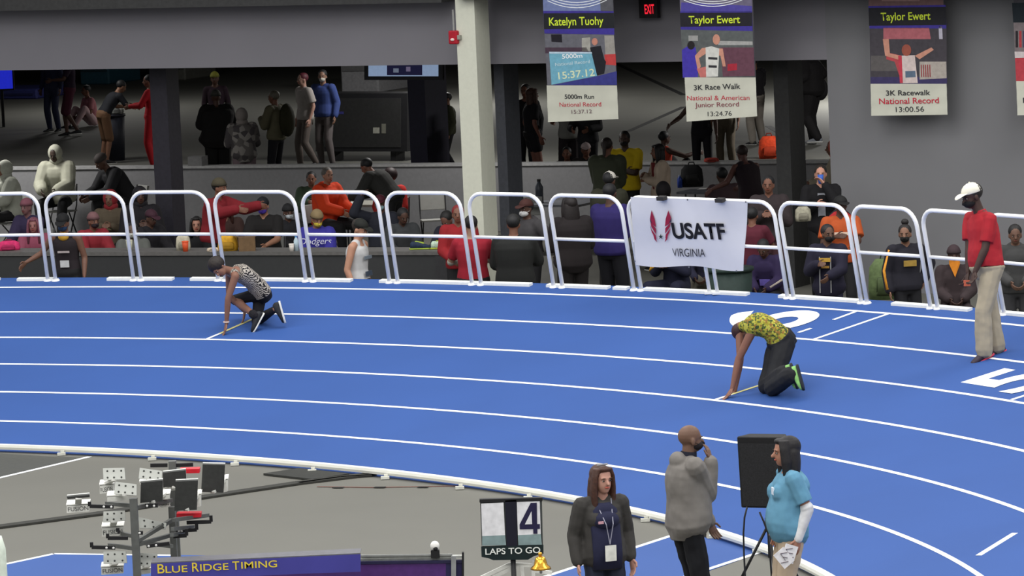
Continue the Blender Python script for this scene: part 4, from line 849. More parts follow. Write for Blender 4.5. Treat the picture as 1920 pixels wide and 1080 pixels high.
# mats, shelves and boards along the far end
for i, (x0, y0, x1, y1, c, nm, lb, ct, z) in enumerate(((-60, 142, 60, 188, (40, 44, 96), 'crash_mat', 'blue purple crash mat lying at the far left of the rear hall', 'mat', .25), (150, 128, 200, 160, (30, 66, 80), 'equipment_crate', 'teal crate beyond the seated pink spectator in the rear hall', 'crate', .8), (318, 125, 345, 152, (90, 90, 84), 'equipment_crate', 'grey crate right of the left dark pillar in the rear hall', 'crate', .7), (640, 118, 705, 176, (110, 110, 112), 'equipment_crate', 'pale grey cabinet behind the television', 'cabinet', 1.3))):
    p0, p1 = PZ(x0, y1, 0), PZ(x1, y1, 0); n = V(-UW[1], UW[0], 0); r = thing(nm, lb, ct, p0); L = np.linalg.norm(p1 - p0); g = G(); g.slab([(0, 0, 0), UW * L, UW * L + n * 1.5, n * 1.5], (0, 0, z)); o = g.build('body', M(c, .7), r); bv = o.modifiers.new('round', 'BEVEL'); bv.width = .04
    g = G(); g.slab([UW * L * .05 - n * .01 + V(0, 0, z * .4), UW * L * .95 - n * .01 + V(0, 0, z * .4), UW * L * .95 - n * .01 + V(0, 0, z * .6), UW * L * .05 - n * .01 + V(0, 0, z * .6)], -n * .01); g.build('band', M(tuple(int(v * .7) for v in c), .7), r)
q = WP.shift(30).hit(2, 144); r = thing('video_screen', 'small glowing blue screen at the far left of the rear hall', 'screen', q); g = G(); g.box((0, 0, 0), (.28, .05, .3)); g.build('casing', BLACK, r); g = G(); g.box((0, -.056, 0), (.25, .004, .26)); g.build('screen', M((30, 40, 190), .4, emit=.8), r)
g = G(); g.bar((0, 0, -.3), (0, 0, -q[2] + .02), .06, .06); g.build('stand', BLACK, r)
# ================================================================== SPECTATORS BEHIND THE RAIL (nearest the track)
T_ = lambda c, sl='long', **k: dict(col=c, sleeve=sl, **k)
B_ = lambda c, **k: dict(col=c, **k)
BK = (26, 26, 28); NV = (30, 32, 52)
def chest_print(c, w=.09, h=.035, t=.68, band=None, off=.15):
    def f(r, J, frame, hp, HR, k):
        p, x, y, u = frame(t); g = G(); R = np.array([x, y, u]).T; g.box(p + y * off, (w, .008, h), R); g.build('chest_print', M(c, .7), r)
        if band: p2 = p - u * .09; g = G(); g.box(p2 + y * (off - .01), (w * .7, .008, h * .6), R); g.build('chest_print', M(band, .7), r)
    return f
def back_print(c, w=.1, h=.04, t=.7): return lambda r, J, frame, hp, HR, k: (lambda p, x, y, u: (lambda g: (g.box(p - y * .13, (w, .006, h), np.array([x, y, u]).T), g.build('back_print', M(c, .7), r)))(G()))(*frame(t))
def both(*fs): return lambda *a: [f(*a) for f in fs]
def stripe(c, side=1):
    def f(r, J, frame, hp, HR, k):
        i = 0 if side > 0 else 1; a, b, c_ = J['sh'][i], J['el'][i], J['wr'][i]; o = V(.05 * side, .035, .02); g = G(); g.tube([a + o, b + o, c_ + o * .7], .024, 8); g.build('sleeve_stripe', M(c, .7), r, True)
    return f
crowd('athlete in black cap and dark numbered singlet behind the rail at far left', 116, 402, 1.78, 168, lean=8, arms=('side', 'down'), nod=15, skin=(110, 78, 64), top=dict(col=(38, 32, 36), sleeve='none'), bottom=B_(BK), hat=('cap', (18, 18, 20)), mask=(30, 52, 84), hair=('short', BK), eyes=True,
      extra=both(chest_print((170, 160, 160), .08, .012, .62), chest_print((190, 190, 192), .06, .045, .28, off=.14), lambda r, J, frame, hp, HR, k: (lambda g, p: (g.ell(p[0] + p[2] * .07, (.075, .05, .06)), g.build('neck_gaiter', M((196, 150, 50), .8), r, True)))(G(), frame(1.0))))
crowd('pale-armed man in black cap and white grey singlet standing behind the rail', 679, 412, 1.84, -112, look=-10, nod=18, skin=(178, 132, 108), top=dict(col=(190, 190, 190), sleeve='none'), bottom=B_(BK), hat=('cap', (24, 26, 22)), hair=('short', (40, 32, 26)), extra=both(chest_print((110, 120, 130), .10, .02, .66), chest_print((60, 70, 84), .09, .03, .25)))
crowd('man in red tee shirt with his back turned beside the pale column', 882, 404, 1.82, 5, arms=('front', 'front'), skin=(150, 120, 100), build=1.15, top=T_((140, 26, 42), 'short'), bottom=B_(BK), hair=('short', (24, 22, 22)), extra=lambda r, J, frame, hp, HR, k: [(lambda g: (g.cone(J['el'][i], J['wr'][i], .05, .04), g.build('grey_undersleeve', M((150, 150, 140), .8), r, True)))(G()) for i in (0, 1)])
crowd('broad man in black jacket and black cap with back to the track', 962, 402, 1.84, -8, arms=('front', 'chest'), build=1.3, skin=SKM, top=T_((30, 31, 30), off=.03), bottom=B_(BK), hat=('cap', (30, 30, 28)), hair=('short', BK))
crowd('spectator in maroon cap and white face mask looking over the black-jacketed man', 985, 374, 1.80, 140, arms=('fold', 'side'), skin=SKD, top=T_((60, 58, 60), off=.03, hood=True), bottom=B_(BK), hat=('cap', (64, 34, 30)), mask=(206, 206, 206), hair=('short', BK), extra=lambda r, J, frame, hp, HR, k: (lambda g: (g.cone(J['el'][1], J['wr'][1], .062, .05), g.build('white_sleeve', M((196, 196, 192), .8), r, True)))(G()))
crowd('tall person all in black standing right of the black-capped pair', 1068, 368, 1.88, 20, arms=('chest', 'chest'), build=1.25, skin=(70, 52, 44), top=T_((30, 25, 26), off=.035, hem=-.22), bottom=B_((28, 24, 24)), hair=('long', (26, 20, 20)))
crowd('man in royal purple shirt turned away beside the association banner', 1144, 344, 1.92, -30, arms=('fold', 'chest'), build=1.2, skin=SKD, top=T_((42, 34, 92), off=.03), bottom=B_((20, 20, 26)), hair=('short', BK))
crowd('seated spectator in navy tracksuit with gold sleeve stripe under the association banner', 1256, 428, 1.72, 150, kind='crouch', arms=('chest', 'chest'), lean=10, skin=SKD, top=T_(NV, off=.03), bottom=B_(NV, off=.03), hair=('short', BK), extra=both(stripe((200, 150, 40), 1), chest_print((200, 160, 60))))
crowd('crouching spectator in grey trousers under the middle of the association banner', 1316, 432, 1.58, 165, kind='crouch', arms=('lap', 'lap'), lean=20, skin=SKD, top=T_((40, 40, 60), off=.03), bottom=B_((110, 106, 96), off=.035), hair=('short', BK))
crowd('person in maroon vest over a grey shirt behind the right end of the association banner', 1410, 388, 1.58, -20, arms=('front', 'front'), skin=SKM, top=T_((84, 30, 44), 'short', off=.025), bottom=B_(BK), hair=('short', BK))
crowd('seated spectator in purple and black jacket right of the dark green bin', 1428, 452, 1.60, 160, kind='sit', arms=('lap', 'lap'), lean=18, nod=25, skin=SKD, top=T_((42, 32, 66), off=.04), bottom=B_((24, 24, 30), off=.03), hair=('short', BK), extra=both(stripe((170, 160, 150), -1), chest_print((110, 96, 180), .07, .04, .4)))
q = None
def exSuit(r, J, frame, hp, HR, k):
    g = G(); c = J['head'] + nrm(J['fd']) * .15 + V(0, 0, -.05); g.loft([(c + V(0, 0, -.07), V(1, 0, 0), V(0, 1, 0), .03, .03), (c + V(0, 0, .05), V(1, 0, 0), V(0, 1, 0), .042, .042)], 12); g.build('blue_cup', M((60, 100, 190), .5), r, True)
    p, x, y, u = frame(.55); g = G(); g.box(p + y * .135, (.05, .01, .17), np.array([x, y, u]).T); g.build('shirt_front', M((150, 152, 160), .7), r)
crowd('man in black suit jacket and white shirt drinking from a blue cup', 1538, 309, 1.86, 176, arms=('chest', 'mouth'), skin=(190, 140, 120), top=T_((22, 21, 24), off=.03, hem=-.25), bottom=B_((24, 24, 26)), hair=('short', (34, 28, 24)), extra=exSuit)
crowd('girl in navy hooded jacket with gold lettering and black mask, phone in hand', 1552, 421, 1.66, 160, look=38, arms=('chest', 'table'), skin=(96, 68, 54), top=T_((28, 26, 44), off=.035, hem=-.24, flare=.1), bottom=B_(NV), mask=(24, 22, 24), hair=('short', (26, 22, 24)), extra=both(chest_print((190, 150, 60), .07, .022, .72, (170, 130, 60), .17), lambda r, J, frame, hp, HR, k: [(lambda g, p: (g.box(p[0] + p[1] * s * .07 + p[2] * .165, (.006, .004, .22), np.array([p[1], p[2], p[3]]).T), g.build('zip_trim', M((150, 150, 150), .6), r)))(G(), frame(.3)) for s in (1, -1)]))
crowd('person in bright orange shirt and black cap wearing a red backpack', 1576, 368, 1.76, 178, look=20, arms=('chest', 'table'), skin=SKD, top=T_((176, 80, 38), 'short', off=.03), bottom=B_(BK), hat=('cap', (26, 26, 26)), hair=('short', BK), extra=both(chest_print((226, 200, 180), .09, .02, .66, None, .16),
      lambda r, J, frame, hp, HR, k: (lambda g, h_, p: (g.ell(p[0] - p[2] * .2, (.2, .13, .3)), g.build('backpack', M((34, 32, 34), .8), r, True), h_.ell(p[0] - p[2] * .15, (.215, .12, .28)), h_.build('backpack_trim', M((176, 36, 40), .7), r, True)))(G(), G(), frame(.62))))
crowd('girl with hair bun and black mask in navy jacket with gold sleeve', 1696, 421, 1.66, -165, look=-25, arms=('down', 'hip'), skin=(124, 90, 72), top=T_((30, 29, 38), off=.035), bottom=B_((24, 24, 28)), mask=(20, 20, 20), hair=('bun', (26, 22, 22)), extra=both(stripe((220, 150, 50), 1), chest_print((160, 130, 60), .08, .035, .62, None, .165)))
item('duffel_bag', 'green and navy patterned bag beside the girl with a hair bun', 'bag', 0, 0, 0, bag((88, 104, 66), .22, .14, .5), d=(lambda a: (a[0], a[1], .62))(PZ(1662, 560, .62)))
crowd('seated spectator wearing an orange bandana over the face and dark cap', 1788, 462, 1.60, 178, kind='sit', arms=('lap', 'lap'), dz=.0, skin=(70, 50, 44), top=T_((56, 46, 48), off=.035), bottom=B_((50, 42, 44)), hat=('beanie', (58, 44, 48)), mask=(214, 134, 40), hair=('short', BK), extra=lambda r, J, frame, hp, HR, k: (lambda g: (g.slab([hp(-.068, .085, -.02), hp(.068, .085, -.02), hp(.07, .08, -.10), hp(0, .10, -.27), hp(-.07, .08, -.10)], nrm(J['fd']) * .03), g.build('bandana_tail', M((206, 126, 36), .8), r)))(G()))
crowd('young man in charcoal hooded jacket at the far right behind the rail', 1903, 422, 1.70, 178, nod=8, arms=('lap', 'lap'), skin=(104, 76, 62), top=T_((62, 62, 62), off=.035, hood=True), bottom=B_((50, 50, 52)), hair=('short', (20, 18, 18)))
# ================================================================== SPECTATORS BEHIND THE COUNTER
sitter('spectator in white puffer coat cut by the left edge of the frame', 4, 303, 1.86, 120, arms=('table', 'table'), lean=10, skin=SKM, top=T_((168, 170, 158), off=.06), bottom=B_(BK), hat=('hood', (160, 162, 150)))
sitter('spectator in cream hooded puffer coat leaning on the long table', 100, 276, 1.98, 165, arms=('table', 'table'), lean=12, nod=15, skin=(60, 46, 38), build=1.1, top=T_((158, 158, 142), off=.06), bottom=B_(BK), hat=('hood', (158, 158, 144)), hair=('short', BK))
sitter('spectator in black with a headscarf bending over beside the grey chair', 182, 292, 2.02, 120, arms=('table', 'table'), lean=35, nod=30, skin=SKD, top=T_((24, 24, 27), off=.04), bottom=B_(BK), hat=('scarf', (52, 46, 44)))
sitter('spectator in pink knit hat and purple jacket behind the pink bag', 48, 374, 1.72, 150, arms=('table', 'table'), lean=12, skin=(120, 84, 84), top=T_((52, 44, 72), off=.04), bottom=B_(BK), hat=('beanie', (130, 80, 92)))
sitter('spectator in pink scarf resting on the counter behind the pink bag', 62, 408, 1.62, 175, arms=('table', 'table'), lean=14, skin=(150, 100, 96), top=T_((142, 72, 92), off=.03), bottom=B_(BK), hair=('long', (120, 70, 84)))
sitter('spectator in striped maroon and white beanie and red jacket', 175, 400, 1.66, -150, arms=('table', 'table'), lean=12, skin=SKM, top=T_((138, 40, 50), off=.04), bottom=B_(BK), hat=('beanie', (120, 86, 88)), mask=(40, 30, 34), hair=('short', BK), extra=lambda r, J, frame, hp, HR, k: (lambda g: (g.cone(J['el'][1], J['wr'][1], .06, .045), g.build('white_sleeve_band', M((190, 190, 190), .8), r, True)))(G()))
sitter('spectator in red hood and khaki jacket behind the striped beanie', 205, 358, 1.80, 170, arms=('chest', 'chest'), skin=(110, 80, 64), top=T_((84, 74, 60), off=.03), bottom=B_(BK), hat=('hood', (130, 34, 40)), extra=chest_print((180, 170, 130), .06, .02, .5, None, .15))
sitter('spectator in grey hoodie and pale mask behind a cream cup', 247, 418, 1.60, 178, arms=('table', 'table'), lean=10, skin=(96, 76, 66), top=T_((92, 94, 90), off=.035, hood=True), bottom=B_(BK), hair=('short', (30, 28, 28)), mask=(190, 190, 184))
sitter('spectator in black hood left of the dark pillar', 262, 352, 1.90, 190, arms=('chest', 'chest'), skin=SKD, top=T_((28, 26, 30), off=.05), bottom=B_(BK), hat=('hood', (28, 26, 30)))
sitter('spectator in maroon cap with a white badge and black coat', 285, 394, 1.72, -140, arms=('table', 'table'), lean=8, nod=12, skin=SKD, top=T_((30, 28, 32), off=.04), bottom=B_(BK), hat=('cap', (60, 32, 44)), hair=('short', BK))
sitter('black-haired woman in black coat behind the cream paper bag', 368, 406, 1.64, 178, arms=('table', 'table'), lean=8, skin=(176, 128, 108), top=T_((26, 26, 28), off=.03), bottom=B_(BK), hair=('bob', (20, 18, 18)))
crowd('person in olive beanie and maroon jacket reaching to the right behind the counter', 412, 336, 1.84, -120, arms=('reach', 'reach'), lean=12, skin=SKM, top=T_((120, 28, 36), off=.04), bottom=B_(BK), hat=('beanie', (72, 66, 50)), hair=('short', BK))
sitter('brown-haired woman in white mask and brown jacket', 422, 376, 1.78, -165, arms=('table', 'table'), lean=8, skin=(130, 100, 84), top=T_((58, 40, 36), off=.035), bottom=B_(BK), hair=('long', (60, 34, 28)), mask=(190, 186, 186))
sitter('person in black cap, purple mask and black shirt behind the cardboard box', 491, 371, 1.86, 165, nod=14, arms=('table', 'table'), lean=4, build=1.15, skin=(150, 108, 86), top=T_((30, 28, 28), 'short', off=.03), bottom=B_(BK), hat=('cap', (28, 28, 32)), mask=(72, 52, 150), hair=('short', BK), extra=both(lambda r, J, frame, hp, HR, k: (lambda g: (g.tube([hp(-.03, .115, .07), hp(-.01, .12, .062), hp(.03, .115, .078)], .005, 5), g.build('cap_mark', M((220, 220, 220), .5), r)))(G())))
sitter('dark-coated spectator right of the purple-masked person', 540, 384, 1.56, 200, arms=('table', 'table'), skin=SKD, top=T_((30, 30, 34), off=.04), bottom=B_(BK), hat=('beanie', (30, 30, 32)), mask=(170, 176, 180))
sitter('person in bright orange hoodie at the pale table', 614, 314, 1.84, -130, look=-20, arms=('table', 'table'), lean=6, build=1.15, skin=(150, 110, 90), top=T_((206, 60, 22), off=.045, hood=True), bottom=B_(BK), hair=('short', (84, 80, 76)))
sitter('spectator in dark green jacket behind the orange-hooded person', 583, 322, 1.62, 180, arms=('chest', 'chest'), skin=SKM, top=T_((64, 80, 62), off=.04), bottom=B_(BK), hair=('short', BK))
def exDodge(r, J, frame, hp, HR, k):
    p, x, y, u = frame(.70); g = G(); n_ = y; 
    c = bpy.data.curves.new('shirt_lettering', 'FONT'); c.body = 'Dodgers'; c.size = .13; c.shear = .3; c.align_x = 'CENTER'; c.materials.append(M((214, 214, 230), .6)); o = bpy.data.objects.new('shirt_lettering', c); COL.objects.link(o); o.parent = r
    q = p + y * .19 + V(0, 0, -.02); X = -x; o.matrix_local = Matrix([[X[i], u[i], y[i], q[i]] for i in range(3)] + [[0, 0, 0, 1]])
sitter('person in tan cap and royal blue hooded top with white script behind the counter', 595, 396, 1.72, 172, look=30, nod=15, arms=('table', 'table'), build=1.2, skin=(140, 100, 80), top=T_((54, 50, 140), off=.04, hood=True), bottom=B_(BK), hat=('beanie', (134, 116, 84)), mask=(190, 170, 60), extra=exDodge)
crowd('person in grey coat bending forward right of the orange-hooded person', 680, 300, 1.72, 60, lean=42, nod=30, arms=('table', 'table'), skin=SKM, top=T_((42, 42, 40), off=.05), bottom=B_(BK), hair=('short', BK))
sitter('spectator in red jacket with dark curly hair near the empty chairs', 730, 319, 1.66, 160, arms=('lap', 'lap'), skin=(140, 96, 86), top=T_((176, 40, 36), off=.04), bottom=B_(BK), hair=('afro', (40, 24, 26)), mask=(80, 84, 96))
sitter('spectator in maroon cap and pale blue mask raising a hand beside the white rail', 712, 366, 1.72, 178, arms=('up', 'lap'), skin=(104, 74, 62), top=T_((36, 38, 48), off=.035), bottom=B_(BK), hat=('cap', (70, 24, 36)), mask=(150, 180, 186), hair=('short', BK))
sitter('spectator in grey camouflage jacket left of the empty chairs', 757, 392, 1.66, 200, arms=('lap', 'lap'), lean=14, nod=20, skin=SKD, top=T_((58, 60, 62), off=.04), bottom=B_((96, 30, 44)), hair=('short', BK))
sitter('black-haired spectator bending over the sports shoes on the counter', 832, 400, 1.76, 150, arms=('table', 'table'), lean=24, nod=35, skin=(110, 76, 64), top=T_((34, 34, 46), off=.03), bottom=B_(BK), hair=('short', (22, 20, 20)))
crowd('spectator in red top behind the post of the pale column', 858, 385, 1.72, 178, arms=('lap', 'lap'), skin=SKM, top=T_((136, 28, 34), off=.03), bottom=B_(BK), hair=('short', (120, 30, 30)))
# right of the column
crowd('man in bright yellow tee shirt and black mask standing behind the half wall crowd', 1170, 246, 1.86, 168, arms=('fold', 'fold'), skin=(66, 48, 40), build=1.1, top=T_((206, 178, 30), 'short', off=.03), bottom=B_(BK), hair=('short', (24, 22, 22)), mask=(28, 24, 26))
crowd('woman with tied dark hair and green jacket facing the yellow-shirted man', 1138, 258, 1.90, -20, arms=('fold', 'fold'), lean=4, skin=SKM, top=T_((56, 60, 46), off=.05), bottom=B_(BK), hair=('pony', (40, 32, 30)))
crowd('person in white cap and olive jacket in front of the yellow-shirted man', 1143, 322, 1.78, -30, arms=('fold', 'chest'), lean=6, build=1.15, skin=SKD, top=T_((46, 46, 34), off=.05), bottom=B_((30, 26, 26)), hat=('cap', (210, 206, 196)), hair=('short', BK))
crowd('black-haired girl in cream jacket with maroon trim beside the yellow-shirted man', 1232, 270, 1.66, 105, arms=('chest', 'fold'), skin=SKM, top=T_((186, 168, 150), off=.035), bottom=B_((80, 24, 30)), hair=('bob', (20, 18, 20)), extra=lambda r, J, frame, hp, HR, k: (lambda g, p: (g.box(p[0] + p[2] * .13 - p[1] * .05, (.03, .02, .2), np.array([p[1], p[2], p[3]]).T), g.build('jacket_trim', M((110, 36, 40), .7), r)))(G(), frame(.6)))
sitter('dark-hooded spectator with back turned just above the association banner', 1242, 342, 1.70, 10, arms=('chest', 'chest'), skin=SKD, top=T_((26, 22, 26), off=.05), bottom=B_(BK), hat=('hood', (26, 22, 26)))
crowd('man with shaved head and brown vest bending over the dark table', 1388, 274, 1.74, 25, lean=20, nod=20, arms=('table', 'side'), skin=(92, 62, 56), build=1.1, top=T_((34, 24, 30), 'none', off=.02), bottom=B_(BK), hair=('short', (44, 32, 30)))
sitter('spectator in maroon sweater left of the man bending over the dark table', 1352, 314, 1.76, 20, lean=22, arms=('table', 'table'), skin=SKD, top=T_((70, 54, 58), off=.04), bottom=B_(BK), hair=('short', BK))
crowd('spectator in dark jacket between the brown-vested man and the dark pillar', 1440, 330, 1.80, 170, arms=('chest', 'chest'), skin=SKM, top=T_((52, 44, 46), off=.04), bottom=B_((60, 34, 40)), hair=('short', BK))
# ================================================================== PEOPLE IN THE REAR HALL
crowd('dark-clad person at the top left of the rear hall, left of the pair', 92, 92, 1.78, 150, arms=('down', 'down'), skin=SKD, top=T_((30, 34, 60)), bottom=B_((34, 38, 62)))
crowd('dark-clad person walking in maroon shorts at the top left of the rear hall', 124, 96, 1.80, 100, arms=('down', 'front'), stride=.1, skin=SKD, top=T_((40, 26, 44), 'short'), bottom=B_((72, 26, 44), len=.5))
crowd('spectator in pink and white sitting on the rear hall floor at the left', 160, 160, 1.70, 120, kind='floor', arms=('lap', 'lap'), lean=10, skin=SKM, top=T_((170, 110, 116), 'short'), bottom=B_((190, 160, 162)), hair=('short', BK))
crowd('athlete bending over the litter bin in black and brown shorts', 232, 152, 1.74, -60, lean=38, nod=25, arms=('front', 'front'), skin=(120, 86, 66), top=T_((26, 28, 34), 'short'), bottom=B_((104, 76, 54), len=.5), hair=('short', BK))
crowd('athlete in bright red tracksuit beside the left dark pillar', 277, 140, 1.80, 80, arms=('front', 'front'), skin=SKM, top=T_((170, 22, 34)), bottom=B_((176, 28, 38)), hair=('short', BK))
crowd('person in yellow green knit hat far back in the rear hall', 402, 136, 1.72, 178, skin=SKD, top=T_((44, 30, 40)), bottom=B_(BK), hat=('beanie', (130, 130, 50)))
crowd('very broad person in long black coat standing at the half wall', 404, 170, 1.86, 8, arms=('front', 'front'), build=1.45, skin=SKD, top=T_((22, 20, 20), off=.05, hem=-.26, flare=.2), bottom=B_((18, 18, 18), off=.04), hat=('beanie', (70, 70, 66)))
crowd('person in grey tie-dye hooded jacket beside the black-coated person', 452, 204, 1.74, 10, arms=('chest', 'chest'), lean=10, skin=SKM, build=1.1, top=dict(col=(92, 88, 86), pat='speck', c2=((130, 126, 122), (70, 66, 68)), sleeve='long', off=.045, hem=-.26), bottom=B_((110, 96, 100), off=.03), hat=('hood', (120, 114, 110)))
crowd('person in khaki jacket carrying a black backpack at the half wall', 512, 170, 1.80, 60, arms=('chest', 'chest'), skin=SKM, top=T_((96, 92, 72), off=.04), bottom=B_((24, 24, 30)), hair=('short', (100, 96, 84)), extra=lambda r, J, frame, hp, HR, k: (lambda g, p: (g.ell(p[0] - p[2] * .22, (.18, .13, .3)), g.build('backpack', M((44, 42, 24), .8), r, True)))(G(), frame(.55)))
crowd('person with dark red hair and white shirt walking in the rear hall', 566, 137, 1.82, 120, arms=('down', 'down'), stride=.1, skin=(160, 124, 110), top=T_((150, 144, 140), 'short', off=.03), bottom=B_((84, 76, 72)), hair=('short', (74, 22, 34)))
crowd('man in blue top and pale mask behind the dark display board', 604, 131, 1.84, 150, look=20, skin=(126, 96, 80), top=T_((52, 68, 122), off=.03), bottom=B_((90, 84, 84)), hair=('short', BK), mask=(170, 168, 160))
crowd('boy in olive sweatshirt walking left of the pale column', 836, 174, 1.52, 100, look=20, arms=('mouth', 'down'), stride=.08, skin=(128, 92, 76), top=T_((56, 58, 40), off=.03), bottom=B_((24, 24, 28)), hair=('short', (26, 24, 24)))
crowd('long-haired woman in black dress standing right of the dark pillar', 998, 165, 1.78, -70, arms=('down', 'down'), skin=(126, 84, 72), female=True, top=T_((22, 21, 26), 'short', off=.02, hem=-.2), bottom=dict(col=(22, 21, 26), len=.22, off=.04, name='skirt'), hair=('long', (66, 44, 36)))
crowd('person behind the black-dressed woman, only the dark head showing', 984, 158, 1.80, 160, skin=SKM, top=T_((30, 30, 32)), bottom=B_((30, 30, 34)), hair=('short', BK))
crowd('person in grey tee shirt standing behind the time board banner', 1062, 168, 1.74, 20, arms=('down', 'front'), skin=SKM, top=T_((120, 120, 116), 'short', off=.03), bottom=B_((36, 30, 34), len=.5), hair=('short', BK))
crowd('person in black jacket with white stripes behind the time board banner', 1098, 178, 1.72, 160, arms=('front', 'front'), skin=SKM, top=T_((30, 30, 34), off=.03), bottom=B_((30, 30, 34)), hair=('short', BK))
crowd('person sitting on the rear floor in red cap and dark clothes near the half wall', 1098, 268, 1.72, 178, kind='floor', arms=('lap', 'lap'), skin=SKM, top=T_((44, 40, 40), off=.03), bottom=B_((96, 30, 34)), hat=('cap', (176, 160, 160)))
crowd('person sitting on the rear floor in black and maroon shoes', 1062, 276, 1.66, 170, kind='floor', arms=('lap', 'lap'), lean=12, skin=SKM, top=T_((30, 26, 28), off=.03), bottom=B_((50, 30, 34)), hair=('short', BK))
crowd('child in orange red vest seated on the floor beyond the cream-jacketed girl', 1246, 246, 1.80, -60, kind='floor', arms=('reach', 'lap'), skin=(80, 56, 48), top=T_((186, 66, 46), 'none'), bottom=B_(BK), hair=('short', BK))
crowd('athlete in black singlet with pale print facing the track', 1312, 160, 1.80, 178, arms=('side', 'down'), skin=(84, 62, 54), top=dict(col=(24, 24, 28), sleeve='none', off=.015), bottom=B_((24, 24, 28), name='tights', off=.008), hair=('short', BK), extra=chest_print((140, 140, 140), .08, .04, .5, None, .13))
crowd('athlete in yellow shoes behind the race walk banner', 1356, 140, 1.78, 160, skin=(120, 88, 74), top=T_((60, 56, 90), 'short'), bottom=B_((84, 76, 64), len=.98), shoes=(206, 196, 40), hair=('short', BK))
crowd('person in black jacket and pale grey trousers behind the race walk banner', 1412, 104, 1.70, 30, arms=('front', 'down'), skin=SKM, top=T_((24, 22, 26), off=.03), bottom=B_((118, 112, 104), off=.03), hair=('short', BK))
crowd('large person in all black with shoulder bag behind the right dark pillar', 1512, 84, 1.90, 60, arms=('side', 'side'), lean=6, build=1.3, stride=.1, skin=SKD, top=T_((20, 18, 20), off=.05, hem=-.2), bottom=B_((20, 18, 20), off=.03), shoes=(120, 124, 132), hair=('short', BK), extra=lambda r, J, frame, hp, HR, k: (lambda g, p, h_: (g.ell(p[0] + p[1] * .32 , (.10, .16, .22)), g.build('shoulder_bag', M((26, 24, 26), .8), r, True), h_.tube([J['sh'][0] + V(0, 0, .08), p[0] + p[1] * .3 + V(0, 0, .2)], .012, 6), h_.build('bag_strap', M((30, 28, 30), .8), r)))(G(), frame(0.0), G()))
crowd('person in cream jacket bending behind the edge of the right wall', 1560, 262, 1.78, 90, arms=('table', 'table'), lean=15, skin=SKM, top=T_((150, 140, 122), off=.05), bottom=B_((90, 80, 70)), hat=('hood', (188, 84, 66)))
# floor-level red hat seen over the ledge etc.
item('paper_bouquet', 'crumpled cream paper bouquet held out beside the dark suit man', 'bouquet', 0, 0, 0, bag((160, 156, 138), .11, .10, .19, False), d=(lambda a: tuple(a))(P(1506, 414, 69.5)))
# ================================================================== FOREGROUND EQUIPMENT
GREY = M((96, 98, 96), .5, .3, noise=.08); BLK = M((24, 24, 26), .55); PALE = M((186, 188, 182), .45, .1, noise=.08, scale=8); RUB = M((62, 63, 62), .85, noise=.1, scale=30)
DR = 41.8
def fpl(d): return Plane(P(960, 540, d), V(1, 0, 0), V(0, 0, 1))
rk = thing('block_rack', 'grey steel rack cart carrying many starting blocks', 'rack', PZ(285, 1400, 0)); rk.location = (*P(250, 1000, DR)[:2], 0); ro = np.array(rk.location)
def rtube(nm, x0, y0, x1, y1, d0, w, mat=GREY, d1=None):
    a = P(x0, y0, d0) - ro; b = P(x1, y1, d0 if d1 is None else d1) - ro; g = G(); g.bar(a, b, w, w); return g.build(nm, mat, rk)
def post(x, ytop, d, w):
    a = P(x, ytop, d); g = G(); g.bar(V(a[0], a[1], .12) - ro, a - ro, w, w * .7); o = g.build('post', GREY, rk)
    n = int((a[2] - .3) / .16)
    for i in range(n): g = G(); g.ell(V(a[0], a[1] - w * .37, a[2] - .06 - .16 * i) - ro, (.009, .006, .009), seg=8, rings=5); g.build('bolt', M((150, 150, 146), .4, .5), o)
post(250, 934, DR, .085); post(323, 864, DR + .9, .085); post(322, 950, DR + .5, .075)
rtube('handle_bar', 282, 872.5, 314, 872, DR + .9, .03, BLK); rtube('handle_bar', 328, 872.5, 362, 871, DR + .9, .03, BLK)
for q in ((255, 1016, 322, 975), (252, 952, 322, 938), (256, 1022, 325, 1002), (250, 948, 200, 944), (250, 1005, 215, 998), (250, 1028, 205, 1022), (325, 975, 390, 966), (323, 992, 362, 988), (322, 1003, 345, 1000), (322, 1024, 270, 1018)): rtube('rack_arm', *q, DR + .05, .03, GREY, DR + .4)
for s in (-1, 1): g = G(); a = P(286, 1000, DR + .45); g.bar(V(a[0] - .45, a[1] + .4 * s, .10) - ro, V(a[0] + .45, a[1] + .4 * s, .10) - ro, .06, .06); g.build('base_rail', GREY, rk)
for sx in (-1, 1):
    for sy in (-1, 1): g = G(); a = P(286, 1000, DR + .45); c = V(a[0] + .42 * sx, a[1] + .4 * sy, .04) - ro; g.cone(c - V(0, .015, 0), c + V(0, .015, 0), .04, .04, 14, False); g.build('caster', BLK, rk)
def hook(x0, y0, x1, y1, up, d, tabs=()):
    a, b = P(x0, y0, d) - ro, P(x1, y1, d) - ro; g = G(); g.bar(a, b, .028, .028); g.bar(b, b + V(0, 0, up), .026, .026); h_ = g.build('hook', BLK, rk)
    for x in tabs: c = P(x, y0 + (y1 - y0) * (x - x0) / (x1 - x0), d) - ro - V(0, .018, 0); g = G(); g.ell(c, (.010, .006, .010), seg=8, rings=5); g.build('bolt', M((206, 206, 204), .4), h_)
hook(213, 950, 168, 949, .035, DR - .1, (195, 209)); hook(225, 998, 221, 997, .03, DR - .05); hook(240, 1009, 202, 1009, .035, DR - .05); hook(216, 1027, 172, 1026, .04, DR - .1, (200, 213)); hook(275, 1024, 318, 1019, -.0, DR, (279, 293)); hook(272, 948, 296, 948, 0, DR, (276, 289))
hook(350, 980, 396, 978, .05, DR + .3); hook(330, 996, 369, 993, .05, DR + .3, (336, 341)); hook(325, 1006, 350, 1004, .05, DR + .2); hook(256, 999, 268, 999, 0, DR, (262,))
